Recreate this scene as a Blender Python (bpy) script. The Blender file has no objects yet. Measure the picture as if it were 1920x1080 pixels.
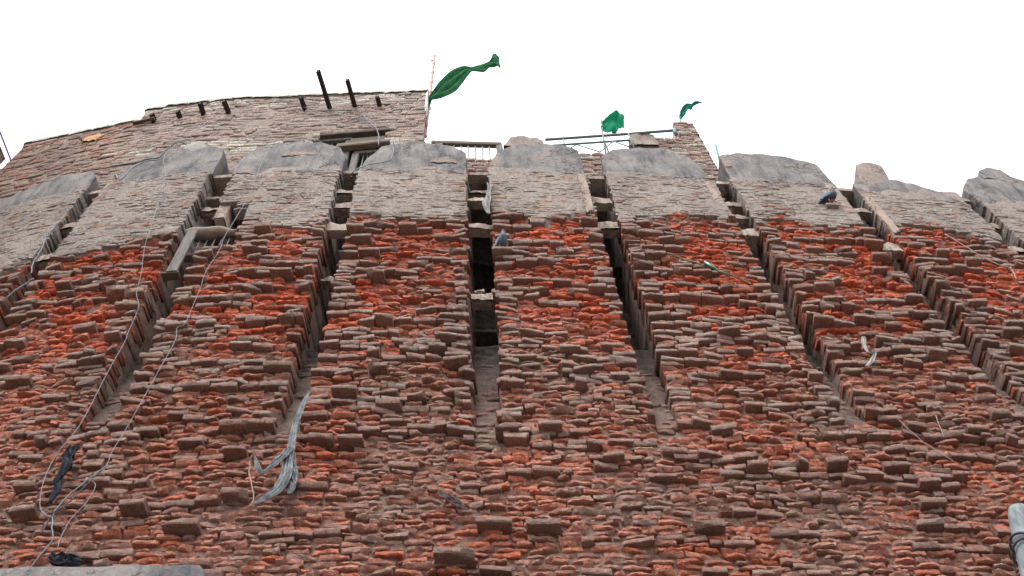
import bpy, math
import numpy as np

# ------------------------------------------------------------------ camera, sky, sun, exposure
scene = bpy.context.scene
C = scene.collection
PITCH, ROLL, CAM_Z = 1.0275890, -0.0890820, 1.6
cam_data = bpy.data.cameras.new('camera')
cam_data.sensor_width = 36.0
cam_data.lens = 33.75
cam_data.clip_start = 0.05
cam_data.clip_end = 2000.0
cam = bpy.data.objects.new('camera', cam_data)
C.objects.link(cam)
_f = np.array([0, math.cos(PITCH), math.sin(PITCH)])
_r0 = np.array([1.0, 0, 0])
_u0 = np.array([0, -math.sin(PITCH), math.cos(PITCH)])
_r = _r0 * math.cos(ROLL) + _u0 * math.sin(ROLL)
_u = _u0 * math.cos(ROLL) - _r0 * math.sin(ROLL)
from mathutils import Matrix, Vector
cam.matrix_world = Matrix(((_r[0], _u[0], -_f[0], 0), (_r[1], _u[1], -_f[1], 0), (_r[2], _u[2], -_f[2], CAM_Z), (0, 0, 0, 1)))
scene.camera = cam

SUN_EL, SUN_ROT = math.radians(56), math.radians(200)     # behind the viewer, a little to the left
world = bpy.data.worlds.new('World')
scene.world = world
world.use_nodes = True
wn = world.node_tree
wn.nodes.clear()
sky = wn.nodes.new('ShaderNodeTexSky')
sky.sky_type = 'NISHITA'
sky.sun_disc = False
sky.sun_elevation = SUN_EL
sky.sun_rotation = SUN_ROT
sky.air_density = 1.0
sky.dust_density = 6.0
sky.ozone_density = 1.0
hsv = wn.nodes.new('ShaderNodeHueSaturation')          # overcast: the cloud layer takes the blue out
hsv.inputs['Saturation'].default_value = 0.10
cloud = wn.nodes.new('ShaderNodeMix')
cloud.data_type = 'RGBA'
cloud.inputs[0].default_value = 0.6
cloud.inputs[7].default_value = (11.2, 11.6, 12.5, 1)
bg = wn.nodes.new('ShaderNodeBackground')
bg.inputs['Strength'].default_value = 0.15
wo = wn.nodes.new('ShaderNodeOutputWorld')
wn.links.new(sky.outputs[0], hsv.inputs['Color'])
wn.links.new(hsv.outputs[0], cloud.inputs[6])
wn.links.new(cloud.outputs[2], bg.inputs['Color'])
wn.links.new(bg.outputs[0], wo.inputs['Surface'])

sun_data = bpy.data.lights.new('sun', 'SUN')
sun_data.energy = 1.6
sun_data.angle = math.radians(25)
sun_data.color = (1.0, 0.975, 0.95)
sun = bpy.data.objects.new('sun', sun_data)
C.objects.link(sun)
_sd = Vector((math.sin(SUN_ROT) * math.cos(SUN_EL), math.cos(SUN_ROT) * math.cos(SUN_EL), math.sin(SUN_EL)))
sun.rotation_euler = _sd.to_track_quat('Z', 'Y').to_euler()
sun.location = (-5, -5, 40)

scene.view_settings.view_transform = 'Standard'
scene.view_settings.look = 'None'
scene.view_settings.gamma = 1.0
scene.view_settings.use_curve_mapping = False
scene.view_settings.exposure = 0.84

rng = np.random.default_rng(11)

# ------------------------------------------------------------------ helpers
def lin(r, g, b):
    a = np.array([r, g, b], float) / 255.0
    return np.where(a <= 0.04045, a / 12.92, ((a + 0.055) / 1.055) ** 2.4)

def vnoise(x, y, z, seed=0):
    """value noise, -1..1, vectorised"""
    x, y, z = np.broadcast_arrays(np.asarray(x, float), np.asarray(y, float), np.asarray(z, float))
    xi, yi, zi = np.floor(x).astype(np.int64), np.floor(y).astype(np.int64), np.floor(z).astype(np.int64)
    fx, fy, fz = x - xi, y - yi, z - zi
    fx, fy, fz = fx * fx * (3 - 2 * fx), fy * fy * (3 - 2 * fy), fz * fz * (3 - 2 * fz)
    def h(a, b, c):
        n = (a * 374761393 + b * 668265263 + c * 2147483647 + seed * 1274126177) & 0xFFFFFFFF
        n = ((n ^ (n >> 13)) * 1274126177) & 0xFFFFFFFF
        n = ((n ^ (n >> 16)) * 2246822519) & 0xFFFFFFFF
        return ((n ^ (n >> 15)) & 0xFFFFFF) / 8388607.5 - 1.0
    def l(a, b, t): return a + (b - a) * t
    return l(l(l(h(xi, yi, zi), h(xi + 1, yi, zi), fx), l(h(xi, yi + 1, zi), h(xi + 1, yi + 1, zi), fx), fy),
             l(l(h(xi, yi, zi + 1), h(xi + 1, yi, zi + 1), fx), l(h(xi, yi + 1, zi + 1), h(xi + 1, yi + 1, zi + 1), fx), fy), fz)

def n2(x, z, s, seed=0): return vnoise(np.asarray(x) / s, 0.37, np.asarray(z) / s, seed)

def sstep(a, b, x):
    t = np.clip((np.asarray(x, float) - a) / (b - a), 0, 1)
    return t * t * (3 - 2 * t)

def YW(x):
    """plan of the old wall's face: a shallow convex bow"""
    x = np.clip(x, -12.0, 12.0)
    return 5.27 + 0.129366 * x + 0.0052239 * x ** 2 - 0.0010144 * x ** 3 + 0.00013989 * x ** 4

HX = [-8.6, -7.75, -6.8, -5.8, -4.5, -3.0, -1.12]
HY = [6.3, 5.52, 5.40, 5.29, 5.24, 5.31, 5.40]
def YH(x): return np.interp(x, HX, HY)

# ---- meshes
def mesh_np(name, verts, faces, mat, smooth=True, col=None, pat=None, sharp=0):
    """verts (n,3); faces (m,3|4) int array or list of tuples"""
    verts = np.asarray(verts, np.float32)
    me = bpy.data.meshes.new(name)
    if isinstance(faces, np.ndarray):
        k = faces.shape[1]
        m = len(faces)
        me.vertices.add(len(verts))
        me.vertices.foreach_set('co', verts.ravel())
        me.loops.add(m * k)
        me.loops.foreach_set('vertex_index', faces.astype(np.int32).ravel())
        me.polygons.add(m)
        me.polygons.foreach_set('loop_start', np.arange(0, m * k, k, dtype=np.int32))
        me.update(calc_edges=True)
    else:
        me.from_pydata([tuple(float(c) for c in v) for v in verts], [], [tuple(int(i) for i in f) for f in faces])
        me.update()
    me.polygons.foreach_set('use_smooth', np.full(len(me.polygons), smooth))
    if col is not None:
        a = me.attributes.new('col', 'FLOAT_COLOR', 'POINT')
        c4 = np.ones((len(verts), 4), np.float32)
        c4[:, :3] = col
        a.data.foreach_set('color', c4.ravel())
    if pat is not None:
        a = me.attributes.new('pat', 'FLOAT', 'POINT')
        a.data.foreach_set('value', np.broadcast_to(np.asarray(pat, np.float32), (len(verts),)).copy())
    if mat: me.materials.append(mat)
    if sharp: me.set_sharp_from_angle(angle=math.radians(sharp))
    return me

def wpos(o):
    p = np.zeros(3)
    while o is not None:
        p += np.array(o.location)
        o = o.parent
    return p

def add(name, verts, faces, mat, parent=None, smooth=True, col=None, pat=None, origin=None, sharp=0):
    """verts are given in world coordinates; the object's origin is put at the piece"""
    verts = np.asarray(verts, float)
    if origin is None: origin = (verts.min(0) + verts.max(0)) / 2
    origin = np.asarray(origin, float)
    me = mesh_np(name, verts - origin, faces, mat, smooth, col, pat, sharp)
    o = bpy.data.objects.new(name, me)
    C.objects.link(o)
    if parent is not None:
        o.parent = parent
        o.location = origin - wpos(parent)
    else:
        o.location = origin
    return o

def tag(o, label, cat=None, group=None, kind=None):
    if label: o['label'] = label
    if cat: o['category'] = cat
    if group: o['group'] = group
    if kind: o['kind'] = kind
    return o

def thing(name, loc, label, cat, group=None):
    o = bpy.data.objects.new(name, None)
    o.empty_display_size = 0.2
    C.objects.link(o)
    o.location = loc
    return tag(o, label, cat, group)

class MB:
    def __init__(s): s.v, s.f = [], []
    def put(s, v, f):
        o = len(s.v)
        s.v += [tuple(map(float, a)) for a in v]
        s.f += [tuple(i + o for i in a) for a in f]
        return s
    def box(s, c, size, bev=0.0, axes=None, jit=0.0):
        """bevelled box; axes = three unit vectors"""
        c = np.asarray(c, float); h = np.asarray(size, float) / 2
        A = np.eye(3) if axes is None else np.asarray(axes, float)
        b = min(bev, h.min() * 0.6)
        pts, idx = [], {}
        for sx in (-1, 1):
            for sy in (-1, 1):
                for sz in (-1, 1):
                    sg = np.array([sx, sy, sz])
                    for ax in range(3):
                        p = sg * (h - b); p[ax] = sg[ax] * h[ax]
                        if jit: p = p + rng.uniform(-jit, jit, 3)
                        idx[(sx, sy, sz, ax)] = len(pts)
                        pts.append(c + p @ A)
        F = []
        for ax in range(3):
            o1, o2 = [(1, 2), (0, 2), (0, 1)][ax]
            for sg in (-1, 1):
                q = []
                for a, d in ((-1, -1), (1, -1), (1, 1), (-1, 1)):
                    k = [0, 0, 0]; k[ax] = sg; k[o1] = a; k[o2] = d
                    q.append(idx[(k[0], k[1], k[2], ax)])
                F.append(tuple(q))
        for ax in range(3):       # edges along ax
            o1, o2 = [(1, 2), (0, 2), (0, 1)][ax]
            for a in (-1, 1):
                for d in (-1, 1):
                    k0 = [0, 0, 0]; k0[ax] = -1; k0[o1] = a; k0[o2] = d
                    k1 = list(k0); k1[ax] = 1
                    F.append((idx[(*k0, o1)], idx[(*k1, o1)], idx[(*k1, o2)], idx[(*k0, o2)]))
        for sx in (-1, 1):
            for sy in (-1, 1):
                for sz in (-1, 1):
                    F.append(tuple(idx[(sx, sy, sz, a)] for a in range(3)))
        return s.put(pts, F)
    def tube(s, pts, rad, n=6, cap=True):
        pts = np.asarray(pts, float); m = len(pts)
        rad = np.broadcast_to(np.asarray(rad, float), (m,))
        t = np.gradient(pts, axis=0); t /= np.linalg.norm(t, axis=1)[:, None] + 1e-9
        ref = np.array([0.13, 1.0, 0.21]) if abs(t[0][1]) < 0.8 else np.array([1.0, 0.1, 0.2])
        V, F = [], []
        for i in range(m):
            a = np.cross(t[i], ref); a /= np.linalg.norm(a) + 1e-9
            b = np.cross(t[i], a)
            for k in range(n):
                th = 2 * math.pi * k / n
                V.append(pts[i] + rad[i] * (a * math.cos(th) + b * math.sin(th)))
        for i in range(m - 1):
            for k in range(n):
                k2 = (k + 1) % n
                F.append((i * n + k, i * n + k2, (i + 1) * n + k2, (i + 1) * n + k))
        if cap:
            F.append(tuple(range(n - 1, -1, -1)))
            F.append(tuple((m - 1) * n + k for k in range(n)))
        return s.put(V, F)
    def build(s, name, mat, parent=None, smooth=False, **k):
        return add(name, np.array(s.v), s.f, mat, parent, smooth, **k)

def spline(pts, k=6):
    """Catmull-Rom through the points"""
    p = np.asarray(pts, float)
    q = np.vstack([2 * p[0] - p[1], p, 2 * p[-1] - p[-2]])
    out = []
    for i in range(1, len(q) - 2):
        for j in range(k):
            t = j / k
            out.append(0.5 * ((2 * q[i]) + (-q[i - 1] + q[i + 1]) * t + (2 * q[i - 1] - 5 * q[i] + 4 * q[i + 1] - q[i + 2]) * t * t
                              + (-q[i - 1] + 3 * q[i] - 3 * q[i + 1] + q[i + 2]) * t ** 3))
    out.append(p[-1])
    return np.array(out)

def W(xz, d):
    """points on the old wall: (x, z) pairs, d metres behind its face"""
    a = np.asarray(xz, float)
    return np.column_stack([a[:, 0], YW(a[:, 0]) + d, a[:, 1]])

# ------------------------------------------------------------------ materials
def new_mat(name, rough=0.9, spec=0.2):
    m = bpy.data.materials.new(name)
    m.use_nodes = True
    nt = m.node_tree
    b = nt.nodes['Principled BSDF']
    b.inputs['Roughness'].default_value = rough
    b.inputs['Specular IOR Level'].default_value = spec
    return m, nt, b

def nd(nt, t, **k):
    n = nt.nodes.new(t)
    for a, v in k.items(): setattr(n, a, v)
    return n

def mixc(nt, fac, a, b, blend='MIX'):
    n = nt.nodes.new('ShaderNodeMix')
    n.data_type = 'RGBA'; n.blend_type = blend
    for s, v in ((0, fac), (6, a), (7, b)):
        if hasattr(v, 'is_linked') or hasattr(v, 'links'): nt.links.new(v, n.inputs[s])
        elif s == 0: n.inputs[0].default_value = v
        else: n.inputs[s].default_value = (*v, 1) if len(v) == 3 else v
    return n.outputs[2]

def noise(nt, vec, scale, detail=4, rough=0.6, dist=0.0):
    n = nt.nodes.new('ShaderNodeTexNoise')
    n.inputs['Scale'].default_value = scale
    n.inputs['Detail'].default_value = detail
    n.inputs['Roughness'].default_value = rough
    n.inputs['Distortion'].default_value = dist
    nt.links.new(vec, n.inputs['Vector'])
    return n.outputs['Fac']

def ramp(nt, fac, lo, hi, a=0.0, b=1.0):
    n = nt.nodes.new('ShaderNodeMapRange')
    n.inputs[1].default_value = lo; n.inputs[2].default_value = hi
    n.inputs[3].default_value = a; n.inputs[4].default_value = b
    nt.links.new(fac, n.inputs[0])
    return n.outputs[0]

def math_n(nt, op, a, b):
    n = nt.nodes.new('ShaderNodeMath'); n.operation = op
    for i, v in ((0, a), (1, b)):
        if hasattr(v, 'links'): nt.links.new(v, n.inputs[i])
        else: n.inputs[i].default_value = v
    return n.outputs[0]

def grey(nt, val):
    n = nt.nodes.new('ShaderNodeCombineColor')
    for i in range(3): nt.links.new(val, n.inputs[i])
    return n.outputs[0]

def mapping(nt, vec, sc):
    n = nt.nodes.new('ShaderNodeMapping')
    n.inputs['Scale'].default_value = sc
    nt.links.new(vec, n.inputs['Vector'])
    return n.outputs[0]

def bump(nt, b, h, strength, dist):
    n = nt.nodes.new('ShaderNodeBump')
    n.inputs['Strength'].default_value = strength
    n.inputs['Distance'].default_value = dist
    nt.links.new(h, n.inputs['Height'])
    nt.links.new(n.outputs[0], b.inputs['Normal'])

def make_brick_mat():
    m, nt, b = new_mat('old_brick', 0.95, 0.1)
    geo = nd(nt, 'ShaderNodeNewGeometry')
    pos = geo.outputs['Position']
    at = nd(nt, 'ShaderNodeAttribute', attribute_name='col')
    pa = nd(nt, 'ShaderNodeAttribute', attribute_name='pat')
    mott = ramp(nt, noise(nt, pos, 30, 6, 0.7), 0.3, 0.7, 0.5, 1.36)
    c = mixc(nt, 1.0, at.outputs['Color'], grey(nt, mott), 'MULTIPLY')
    # weathered skin: tan dust and lichen in patches, where the brick still has its skin
    pn = ramp(nt, noise(nt, pos, 13, 6, 0.65, 0.4), 0.26, 0.6)
    pf = math_n(nt, 'MULTIPLY', pa.outputs['Fac'], pn)
    tan = mixc(nt, noise(nt, pos, 5, 3), tuple(lin(130, 116, 107)), tuple(lin(190, 177, 166)))
    c = mixc(nt, pf, c, tan)
    # lime flecks
    fl = ramp(nt, noise(nt, pos, 60, 3, 0.7), 0.66, 0.74, 0.0, 0.5)
    c = mixc(nt, fl, c, tuple(lin(196, 176, 160)))
    # dark pits
    pit = ramp(nt, noise(nt, pos, 85, 3, 0.7), 0.30, 0.46, 0.42, 1.0)
    c = mixc(nt, 1.0, c, grey(nt, pit), 'MULTIPLY')
    # broad tone shifts and rain streaks down the face
    c = mixc(nt, 1.0, c, grey(nt, ramp(nt, noise(nt, pos, 1.1, 4, 0.6), 0.3, 0.7, 0.84, 1.16)), 'MULTIPLY')
    c = mixc(nt, ramp(nt, noise(nt, mapping(nt, pos, (5, 5, 0.5)), 1.0, 5, 0.65), 0.55, 0.75, 0.0, 0.22), c, tuple(lin(112, 92, 82)))
    nt.links.new(c, b.inputs['Base Color'])
    h1 = noise(nt, pos, 45, 6, 0.7)
    h2 = noise(nt, pos, 150, 3, 0.6)
    bump(nt, b, math_n(nt, 'ADD', h1, math_n(nt, 'MULTIPLY', h2, 0.6)), 1.0, 0.034)
    return m

def make_plaster_mat(name, base, light, dark, stain, amount=0.5):
    m, nt, b = new_mat(name, 0.92, 0.15)
    pos = nd(nt, 'ShaderNodeNewGeometry').outputs['Position']
    c = mixc(nt, ramp(nt, noise(nt, pos, 2.2, 6, 0.62, 0.5), 0.35, 0.65), base, light)
    st = noise(nt, mapping(nt, pos, (7, 7, 1.3)), 1.0, 6, 0.7)
    c = mixc(nt, ramp(nt, st, 0.48, 0.66, 0.0, amount), c, dark)
    c = mixc(nt, ramp(nt, noise(nt, pos, 3.4, 6, 0.75, 1.0), 0.56, 0.66, 0.0, 0.75), c, stain)
    c = mixc(nt, 1.0, c, grey(nt, ramp(nt, noise(nt, pos, 30, 5, 0.7), 0.3, 0.7, 0.8, 1.18)), 'MULTIPLY')
    vo = nd(nt, 'ShaderNodeTexVoronoi', feature='DISTANCE_TO_EDGE')
    vo.inputs['Scale'].default_value = 1.5
    wob = nt.nodes.new('ShaderNodeVectorMath'); wob.operation = 'ADD'
    nz_ = nt.nodes.new('ShaderNodeTexNoise'); nz_.inputs['Scale'].default_value = 4.0; nz_.inputs['Detail'].default_value = 5
    nt.links.new(pos, nz_.inputs['Vector']); nt.links.new(pos, wob.inputs[0]); nt.links.new(nz_.outputs['Color'], wob.inputs[1])
    nt.links.new(wob.outputs[0], vo.inputs['Vector'])
    ck = math_n(nt, 'MULTIPLY', ramp(nt, vo.outputs['Distance'], 0.006, 0.018, 1.0, 0.0), ramp(nt, noise(nt, pos, 1.7, 2), 0.48, 0.56))
    c = mixc(nt, math_n(nt, 'MULTIPLY', ck, 0.7), c, tuple(lin(52, 48, 46)))
    nt.links.new(c, b.inputs['Base Color'])
    bump(nt, b, math_n(nt, 'SUBTRACT', noise(nt, pos, 22, 8, 0.75), ck), 0.8, 0.03)
    return m

def make_plain(name, c1, c2, scale=14, rough=0.8, bmp=0.3, stretch=(1, 1, 1), metal=0.0, dist=0.006, spec=0.25):
    m, nt, b = new_mat(name, rough, spec)
    b.inputs['Metallic'].default_value = metal
    pos = mapping(nt, nd(nt, 'ShaderNodeNewGeometry').outputs['Position'], stretch)
    f = ramp(nt, noise(nt, pos, scale, 6, 0.65, 0.3), 0.32, 0.68)
    nt.links.new(mixc(nt, f, tuple(c1), tuple(c2)), b.inputs['Base Color'])
    if bmp: bump(nt, b, noise(nt, pos, scale * 2.5, 5, 0.65), bmp, dist)
    return m

def make_cloth(name, c1, c2, scale=9, trans=0.35):
    m, nt, b = new_mat(name, 0.85, 0.1)
    pos = nd(nt, 'ShaderNodeNewGeometry').outputs['Position']
    c = mixc(nt, ramp(nt, noise(nt, pos, scale, 4, 0.6), 0.35, 0.65), tuple(c1), tuple(c2))
    nt.links.new(c, b.inputs['Base Color'])
    bump(nt, b, noise(nt, pos, 160, 2, 0.5), 0.25, 0.004)
    if trans:
        tr = nd(nt, 'ShaderNodeBsdfTranslucent')
        nt.links.new(c, tr.inputs['Color'])
        mx = nd(nt, 'ShaderNodeMixShader')
        mx.inputs[0].default_value = trans
        nt.links.new(b.outputs[0], mx.inputs[1]); nt.links.new(tr.outputs[0], mx.inputs[2])
        nt.links.new(mx.outputs[0], nt.nodes['Material Output'].inputs['Surface'])
    return m

M_BRICK = make_brick_mat()
M_MERLON = make_plaster_mat('merlon_plaster', tuple(lin(98, 96, 97)), tuple(lin(136, 130, 125)), tuple(lin(60, 62, 68)), tuple(lin(140, 124, 112)), 0.75)
M_PINK = make_plaster_mat('pink_plaster', tuple(lin(168, 140, 126)), tuple(lin(186, 164, 148)), tuple(lin(126, 106, 96)), tuple(lin(150, 110, 92)), 0.4)
M_STONE = make_plaster_mat('ledge_stone', tuple(lin(142, 126, 114)), tuple(lin(172, 158, 146)), tuple(lin(70, 62, 58)), tuple(lin(126, 98, 86)), 0.7)
M_COPING = make_plaster_mat('coping_cement', tuple(lin(140, 136, 128)), tuple(lin(168, 164, 154)), tuple(lin(96, 92, 86)), tuple(lin(150, 132, 112)))
M_IRON = make_plain('dark_iron', lin(34, 29, 28), lin(58, 46, 42), 20, 0.7, 0.3)
M_STEEL = make_plain('painted_rail', lin(84, 98, 92), lin(108, 122, 114), 12, 0.6, 0.15)
M_WOODG = make_plain('weathered_wood', lin(74, 70, 67), lin(114, 108, 103), 9, 0.85, 0.5, (3, 3, 0.5))
M_WOODB = make_plain('brown_wood', lin(62, 52, 46), lin(98, 84, 74), 8, 0.85, 0.5, (0.6, 3, 4))
M_WOODP = make_plain('pale_wood', lin(88, 76, 66), lin(122, 108, 95), 8, 0.85, 0.5, (0.6, 3, 4))
M_POLE = make_plain('grey_pole_wood', lin(84, 90, 92), lin(124, 130, 132), 6, 0.85, 0.5, (8, 8, 0.8))
M_WIRE = make_plain('pale_wire', lin(112, 112, 118), lin(140, 140, 146), 3, 0.6, 0)
M_CABLE = make_plain('grey_cable', lin(84, 86, 92), lin(118, 120, 126), 3, 0.6, 0)
M_CABLED = make_plain('dark_cable', lin(44, 44, 48), lin(70, 70, 74), 3, 0.6, 0)
M_STRING = make_plain('string', lin(136, 122, 112), lin(164, 150, 138), 6, 0.9, 0)
M_RAG = make_cloth('rag_cloth', lin(88, 92, 96), lin(146, 148, 148), 16, 0.1)
M_RAGW = make_cloth('white_rag', lin(126, 122, 118), lin(168, 165, 160), 9, 0.1)
M_BLACK = make_cloth('black_cloth', lin(26, 27, 32), lin(56, 58, 66), 14, 0)
M_DRAG = make_cloth('striped_rag', lin(70, 58, 58), lin(124, 110, 108), 22, 0)
M_GREEN1 = make_cloth('dark_green_cloth', lin(42, 102, 68), lin(72, 138, 92), 4, 0.5)
M_GREEN2 = make_cloth('green_cloth', lin(18, 128, 94), lin(28, 148, 110), 4, 0.5)
M_GREEN3 = make_cloth('teal_cloth', lin(30, 126, 104), lin(48, 152, 126), 6, 0.55)
M_BAMBOO = make_plain('bamboo', lin(138, 92, 80), lin(178, 140, 124), 7, 0.6, 0.2, (1, 1, 1))
M_GPAINT = make_plain('green_paint', lin(40, 110, 76), lin(56, 130, 92), 9, 0.6, 0.1)
M_GLASS = make_plain('bottle_glass', lin(20, 70, 52), lin(40, 100, 76), 12, 0.25, 0.0, spec=0.6)
M_PURPLE = make_plain('purple_paint', lin(112, 84, 160), lin(132, 104, 178), 9, 0.5, 0.1)
M_DARKWOOD = make_plain('dark_boards', lin(62, 50, 46), lin(98, 78, 68), 6, 0.9, 0.5, (4, 4, 0.6))
M_PATCH = make_plaster_mat('rusty_patch', tuple(lin(176, 128, 88)), tuple(lin(206, 192, 176)), tuple(lin(150, 90, 50)), tuple(lin(190, 150, 110)))
M_GROUND = make_plain('alley_ground', lin(92, 87, 82), lin(120, 114, 107), 1.2, 0.95, 0.3, dist=0.02)
M_ROOF = make_plain('roof_deck', lin(112, 104, 96), lin(142, 132, 122), 2.0, 0.95, 0.3, dist=0.02)

# ------------------------------------------------------------------ ground of the alley
gv = [(-400, -400, 0), (400, -400, 0), (400, 400, 0), (-400, 400, 0)]
tag(add('ground', np.array(gv, float), [(0, 1, 2, 3)], M_GROUND, None, False), 'bare trodden ground at the foot of the old wall', kind='structure')

# ------------------------------------------------------------------ brick generator
TS = np.array([-1, -0.94, -0.74, -0.5, -0.25, 0, 0.25, 0.5, 0.74, 0.94, 1])
TT = np.array([-1, -0.6, 0.5, 1])
def _template():
    V, F = [], []
    ns, nt_ = len(TS), len(TT)
    for j in range(nt_):
        for i in range(ns): V.append((TS[i], TT[j], 0))
    for j in range(nt_ - 1):
        for i in range(ns - 1):
            a = j * ns + i
            F.append((a, a + 1, a + ns + 1, a + ns))
    per = [i for i in range(ns)] + [j * ns + ns - 1 for j in range(1, nt_)] + [(nt_ - 1) * ns + i for i in range(ns - 2, -1, -1)] + [j * ns for j in range(nt_ - 2, 0, -1)]
    prev = per
    for lay in (1, 2):
        cur = []
        for p in per:
            cur.append(len(V)); V.append((V[p][0], V[p][1], lay))
        for k in range(len(per)):
            k2 = (k + 1) % len(per)
            F.append((prev[k2], prev[k], cur[k], cur[k2]))
        prev = cur
    return np.array(V, float), np.array(F, int), np.array(per, int)
TPL, TPF, TPER = _template()
NF = len(TS) * len(TT)

class Bricks:
    """a heap of brick records turned into vertices all at once"""
    K = ('x', 'z', 'L', 'H', 'd', 'back', 'bev', 'pil', 'amp', 'ts', 'tt', 'roll', 'chip', 'pat', 'r', 'g', 'b', 'e')
    def __init__(s): s.rows = []
    def put(s, **k): s.rows.append([k[a] for a in s.K])
    def verts(s, yfun):
        A = np.array(s.rows, float)
        q = {k: A[:, i][:, None] for i, k in enumerate(s.K)}
        n = len(A)
        S, T, Ly = TPL[:, 0][None, :], TPL[:, 1][None, :], TPL[:, 2][None, :]
        sd = rng.uniform(0, 500, (n, 3))
        x = q['x'] + S * q['L'] / 2
        zz = T * q['H'] / 2
        P = [(S * q['L'] / 2) / 0.055 + sd[:, :1], np.zeros_like(x) + sd[:, 1:2], zz / 0.04 + sd[:, 2:3]]
        nz = vnoise(*P, 3) * 0.5 + vnoise(P[0] * 2.1, P[1], P[2] * 2.3, 4) * 0.35 + vnoise(P[0] * 1.3, P[1] + 9, 0.5, 7) * 0.5
        nx = vnoise(P[0], P[1] + 40, P[2], 5)
        nv = vnoise(P[0] * 0.8, P[1] + 80, P[2] * 0.8, 6)
        edge = np.maximum(np.abs(S), np.abs(T)) > 0.99
        pil = q['pil'] * (1 - (1 - np.abs(S) ** 3.0) * (1 - np.abs(T) ** 2.4))
        cs = np.sign(np.sin(sd[:, :1] * 7)); ct = np.sign(np.sin(sd[:, 1:2] * 7))
        chip = q['chip'] * np.clip(S * cs + T * ct * 0.6 - 0.55, 0, 2)
        y = q['d'] + pil + chip + q['ts'] * S + q['tt'] * T + nz * q['amp'] + edge * q['bev']
        jt = rng.uniform(-1, 1, y.shape)
        y = y + jt * q['amp'] * 0.22
        zz = zz + rng.uniform(-1, 1, y.shape) * (0.001 + q['amp'] * 0.07)
        x = x + nx * (0.003 + q['amp'] * 0.35)
        z = q['z'] + zz + nv * (0.002 + q['amp'] * 0.16) + q['roll'] * (S * q['L'] / 2)
        yf = y.copy()
        y = np.where(Ly == 1, y + 0.03, y)
        y = np.where(Ly == 2, np.maximum(q['back'], yf + 0.05), y)
        x = np.where(Ly == 2, x + 0.022 * vnoise(P[0] * .7, P[1] + 120, P[2], 8), x)
        z = np.where(Ly == 2, z + 0.010 * vnoise(P[0] * .7, P[1] + 160, P[2], 8), z)
        V = np.stack([x, yfun(x) + y, z], -1)
        col = np.repeat(np.stack([q['r'], q['g'], q['b']], -1), V.shape[1], 1).reshape(n, -1, 3)
        col = col * np.where((Ly == 2) & (q['back'] > 0.2001) & (q['z'] > 8.4), 0.25, 1.0)[..., None]  # deep brick ends darkened: recess shade and soot put into the colour
        pat = q['pat'] * np.where(Ly == 0, 1.0, 0.4)
        return V, col, pat

def project(p):
    """distance along the view and position in a 1920 x 1080 frame, used only to rank bricks by size in view"""
    q = np.asarray(p) - np.array([0, 0, CAM_Z])
    dep = q @ _f
    return dep, 960 + 1800 * (q @ _r) / dep, 540 - 1800 * (q @ _u) / dep

def lay(bricks, yfun, parent, n_single, name='brick', stuff='brick_mass', exact=None):
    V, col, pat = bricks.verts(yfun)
    A = np.array(bricks.rows, float)
    K = {k: A[:, i] for i, k in enumerate(Bricks.K)}
    dep, px, py = project(np.column_stack([K['x'], yfun(K['x']) + K['d'], K['z']]))
    inside = (px > 10) & (px < 1910) & (py > 10) & (py < 1070)
    area = K['L'] * (K['H'] * 0.6 + np.clip(K['e'] - K['d'], 0, 0.2) * 0.8) / dep ** 2 * np.where(inside, 1, 1e-3)
    order = np.argsort(-area)
    single = set(order[:n_single].tolist())
    for i in order[:n_single]:
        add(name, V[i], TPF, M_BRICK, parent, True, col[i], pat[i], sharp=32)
    rest = [i for i in range(len(A)) if i not in single]
    if rest:
        R = np.array(rest)
        nv = V.shape[1]
        F = (TPF[None] + (np.arange(len(R)) * nv)[:, None, None]).reshape(-1, 4)
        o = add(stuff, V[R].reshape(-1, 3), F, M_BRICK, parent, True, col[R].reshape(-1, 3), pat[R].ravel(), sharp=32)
        o['kind'] = 'stuff'
    return len(A)

def heightfield(name, xs, zs, yfun, dfun, cfun, parent, pat=0.4):
    X, Z = np.meshgrid(xs, zs)
    D = dfun(X, Z)
    V = np.stack([X, yfun(X) + D, Z], -1).reshape(-1, 3)
    nx, nz = len(xs), len(zs)
    i = np.arange(nx * nz).reshape(nz, nx)
    F = np.stack([i[:-1, :-1], i[:-1, 1:], i[1:, 1:], i[1:, :-1]], -1).reshape(-1, 4)
    return add(name, V, F, M_BRICK, parent, True, cfun(X, Z).reshape(-1, 3), pat)

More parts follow.
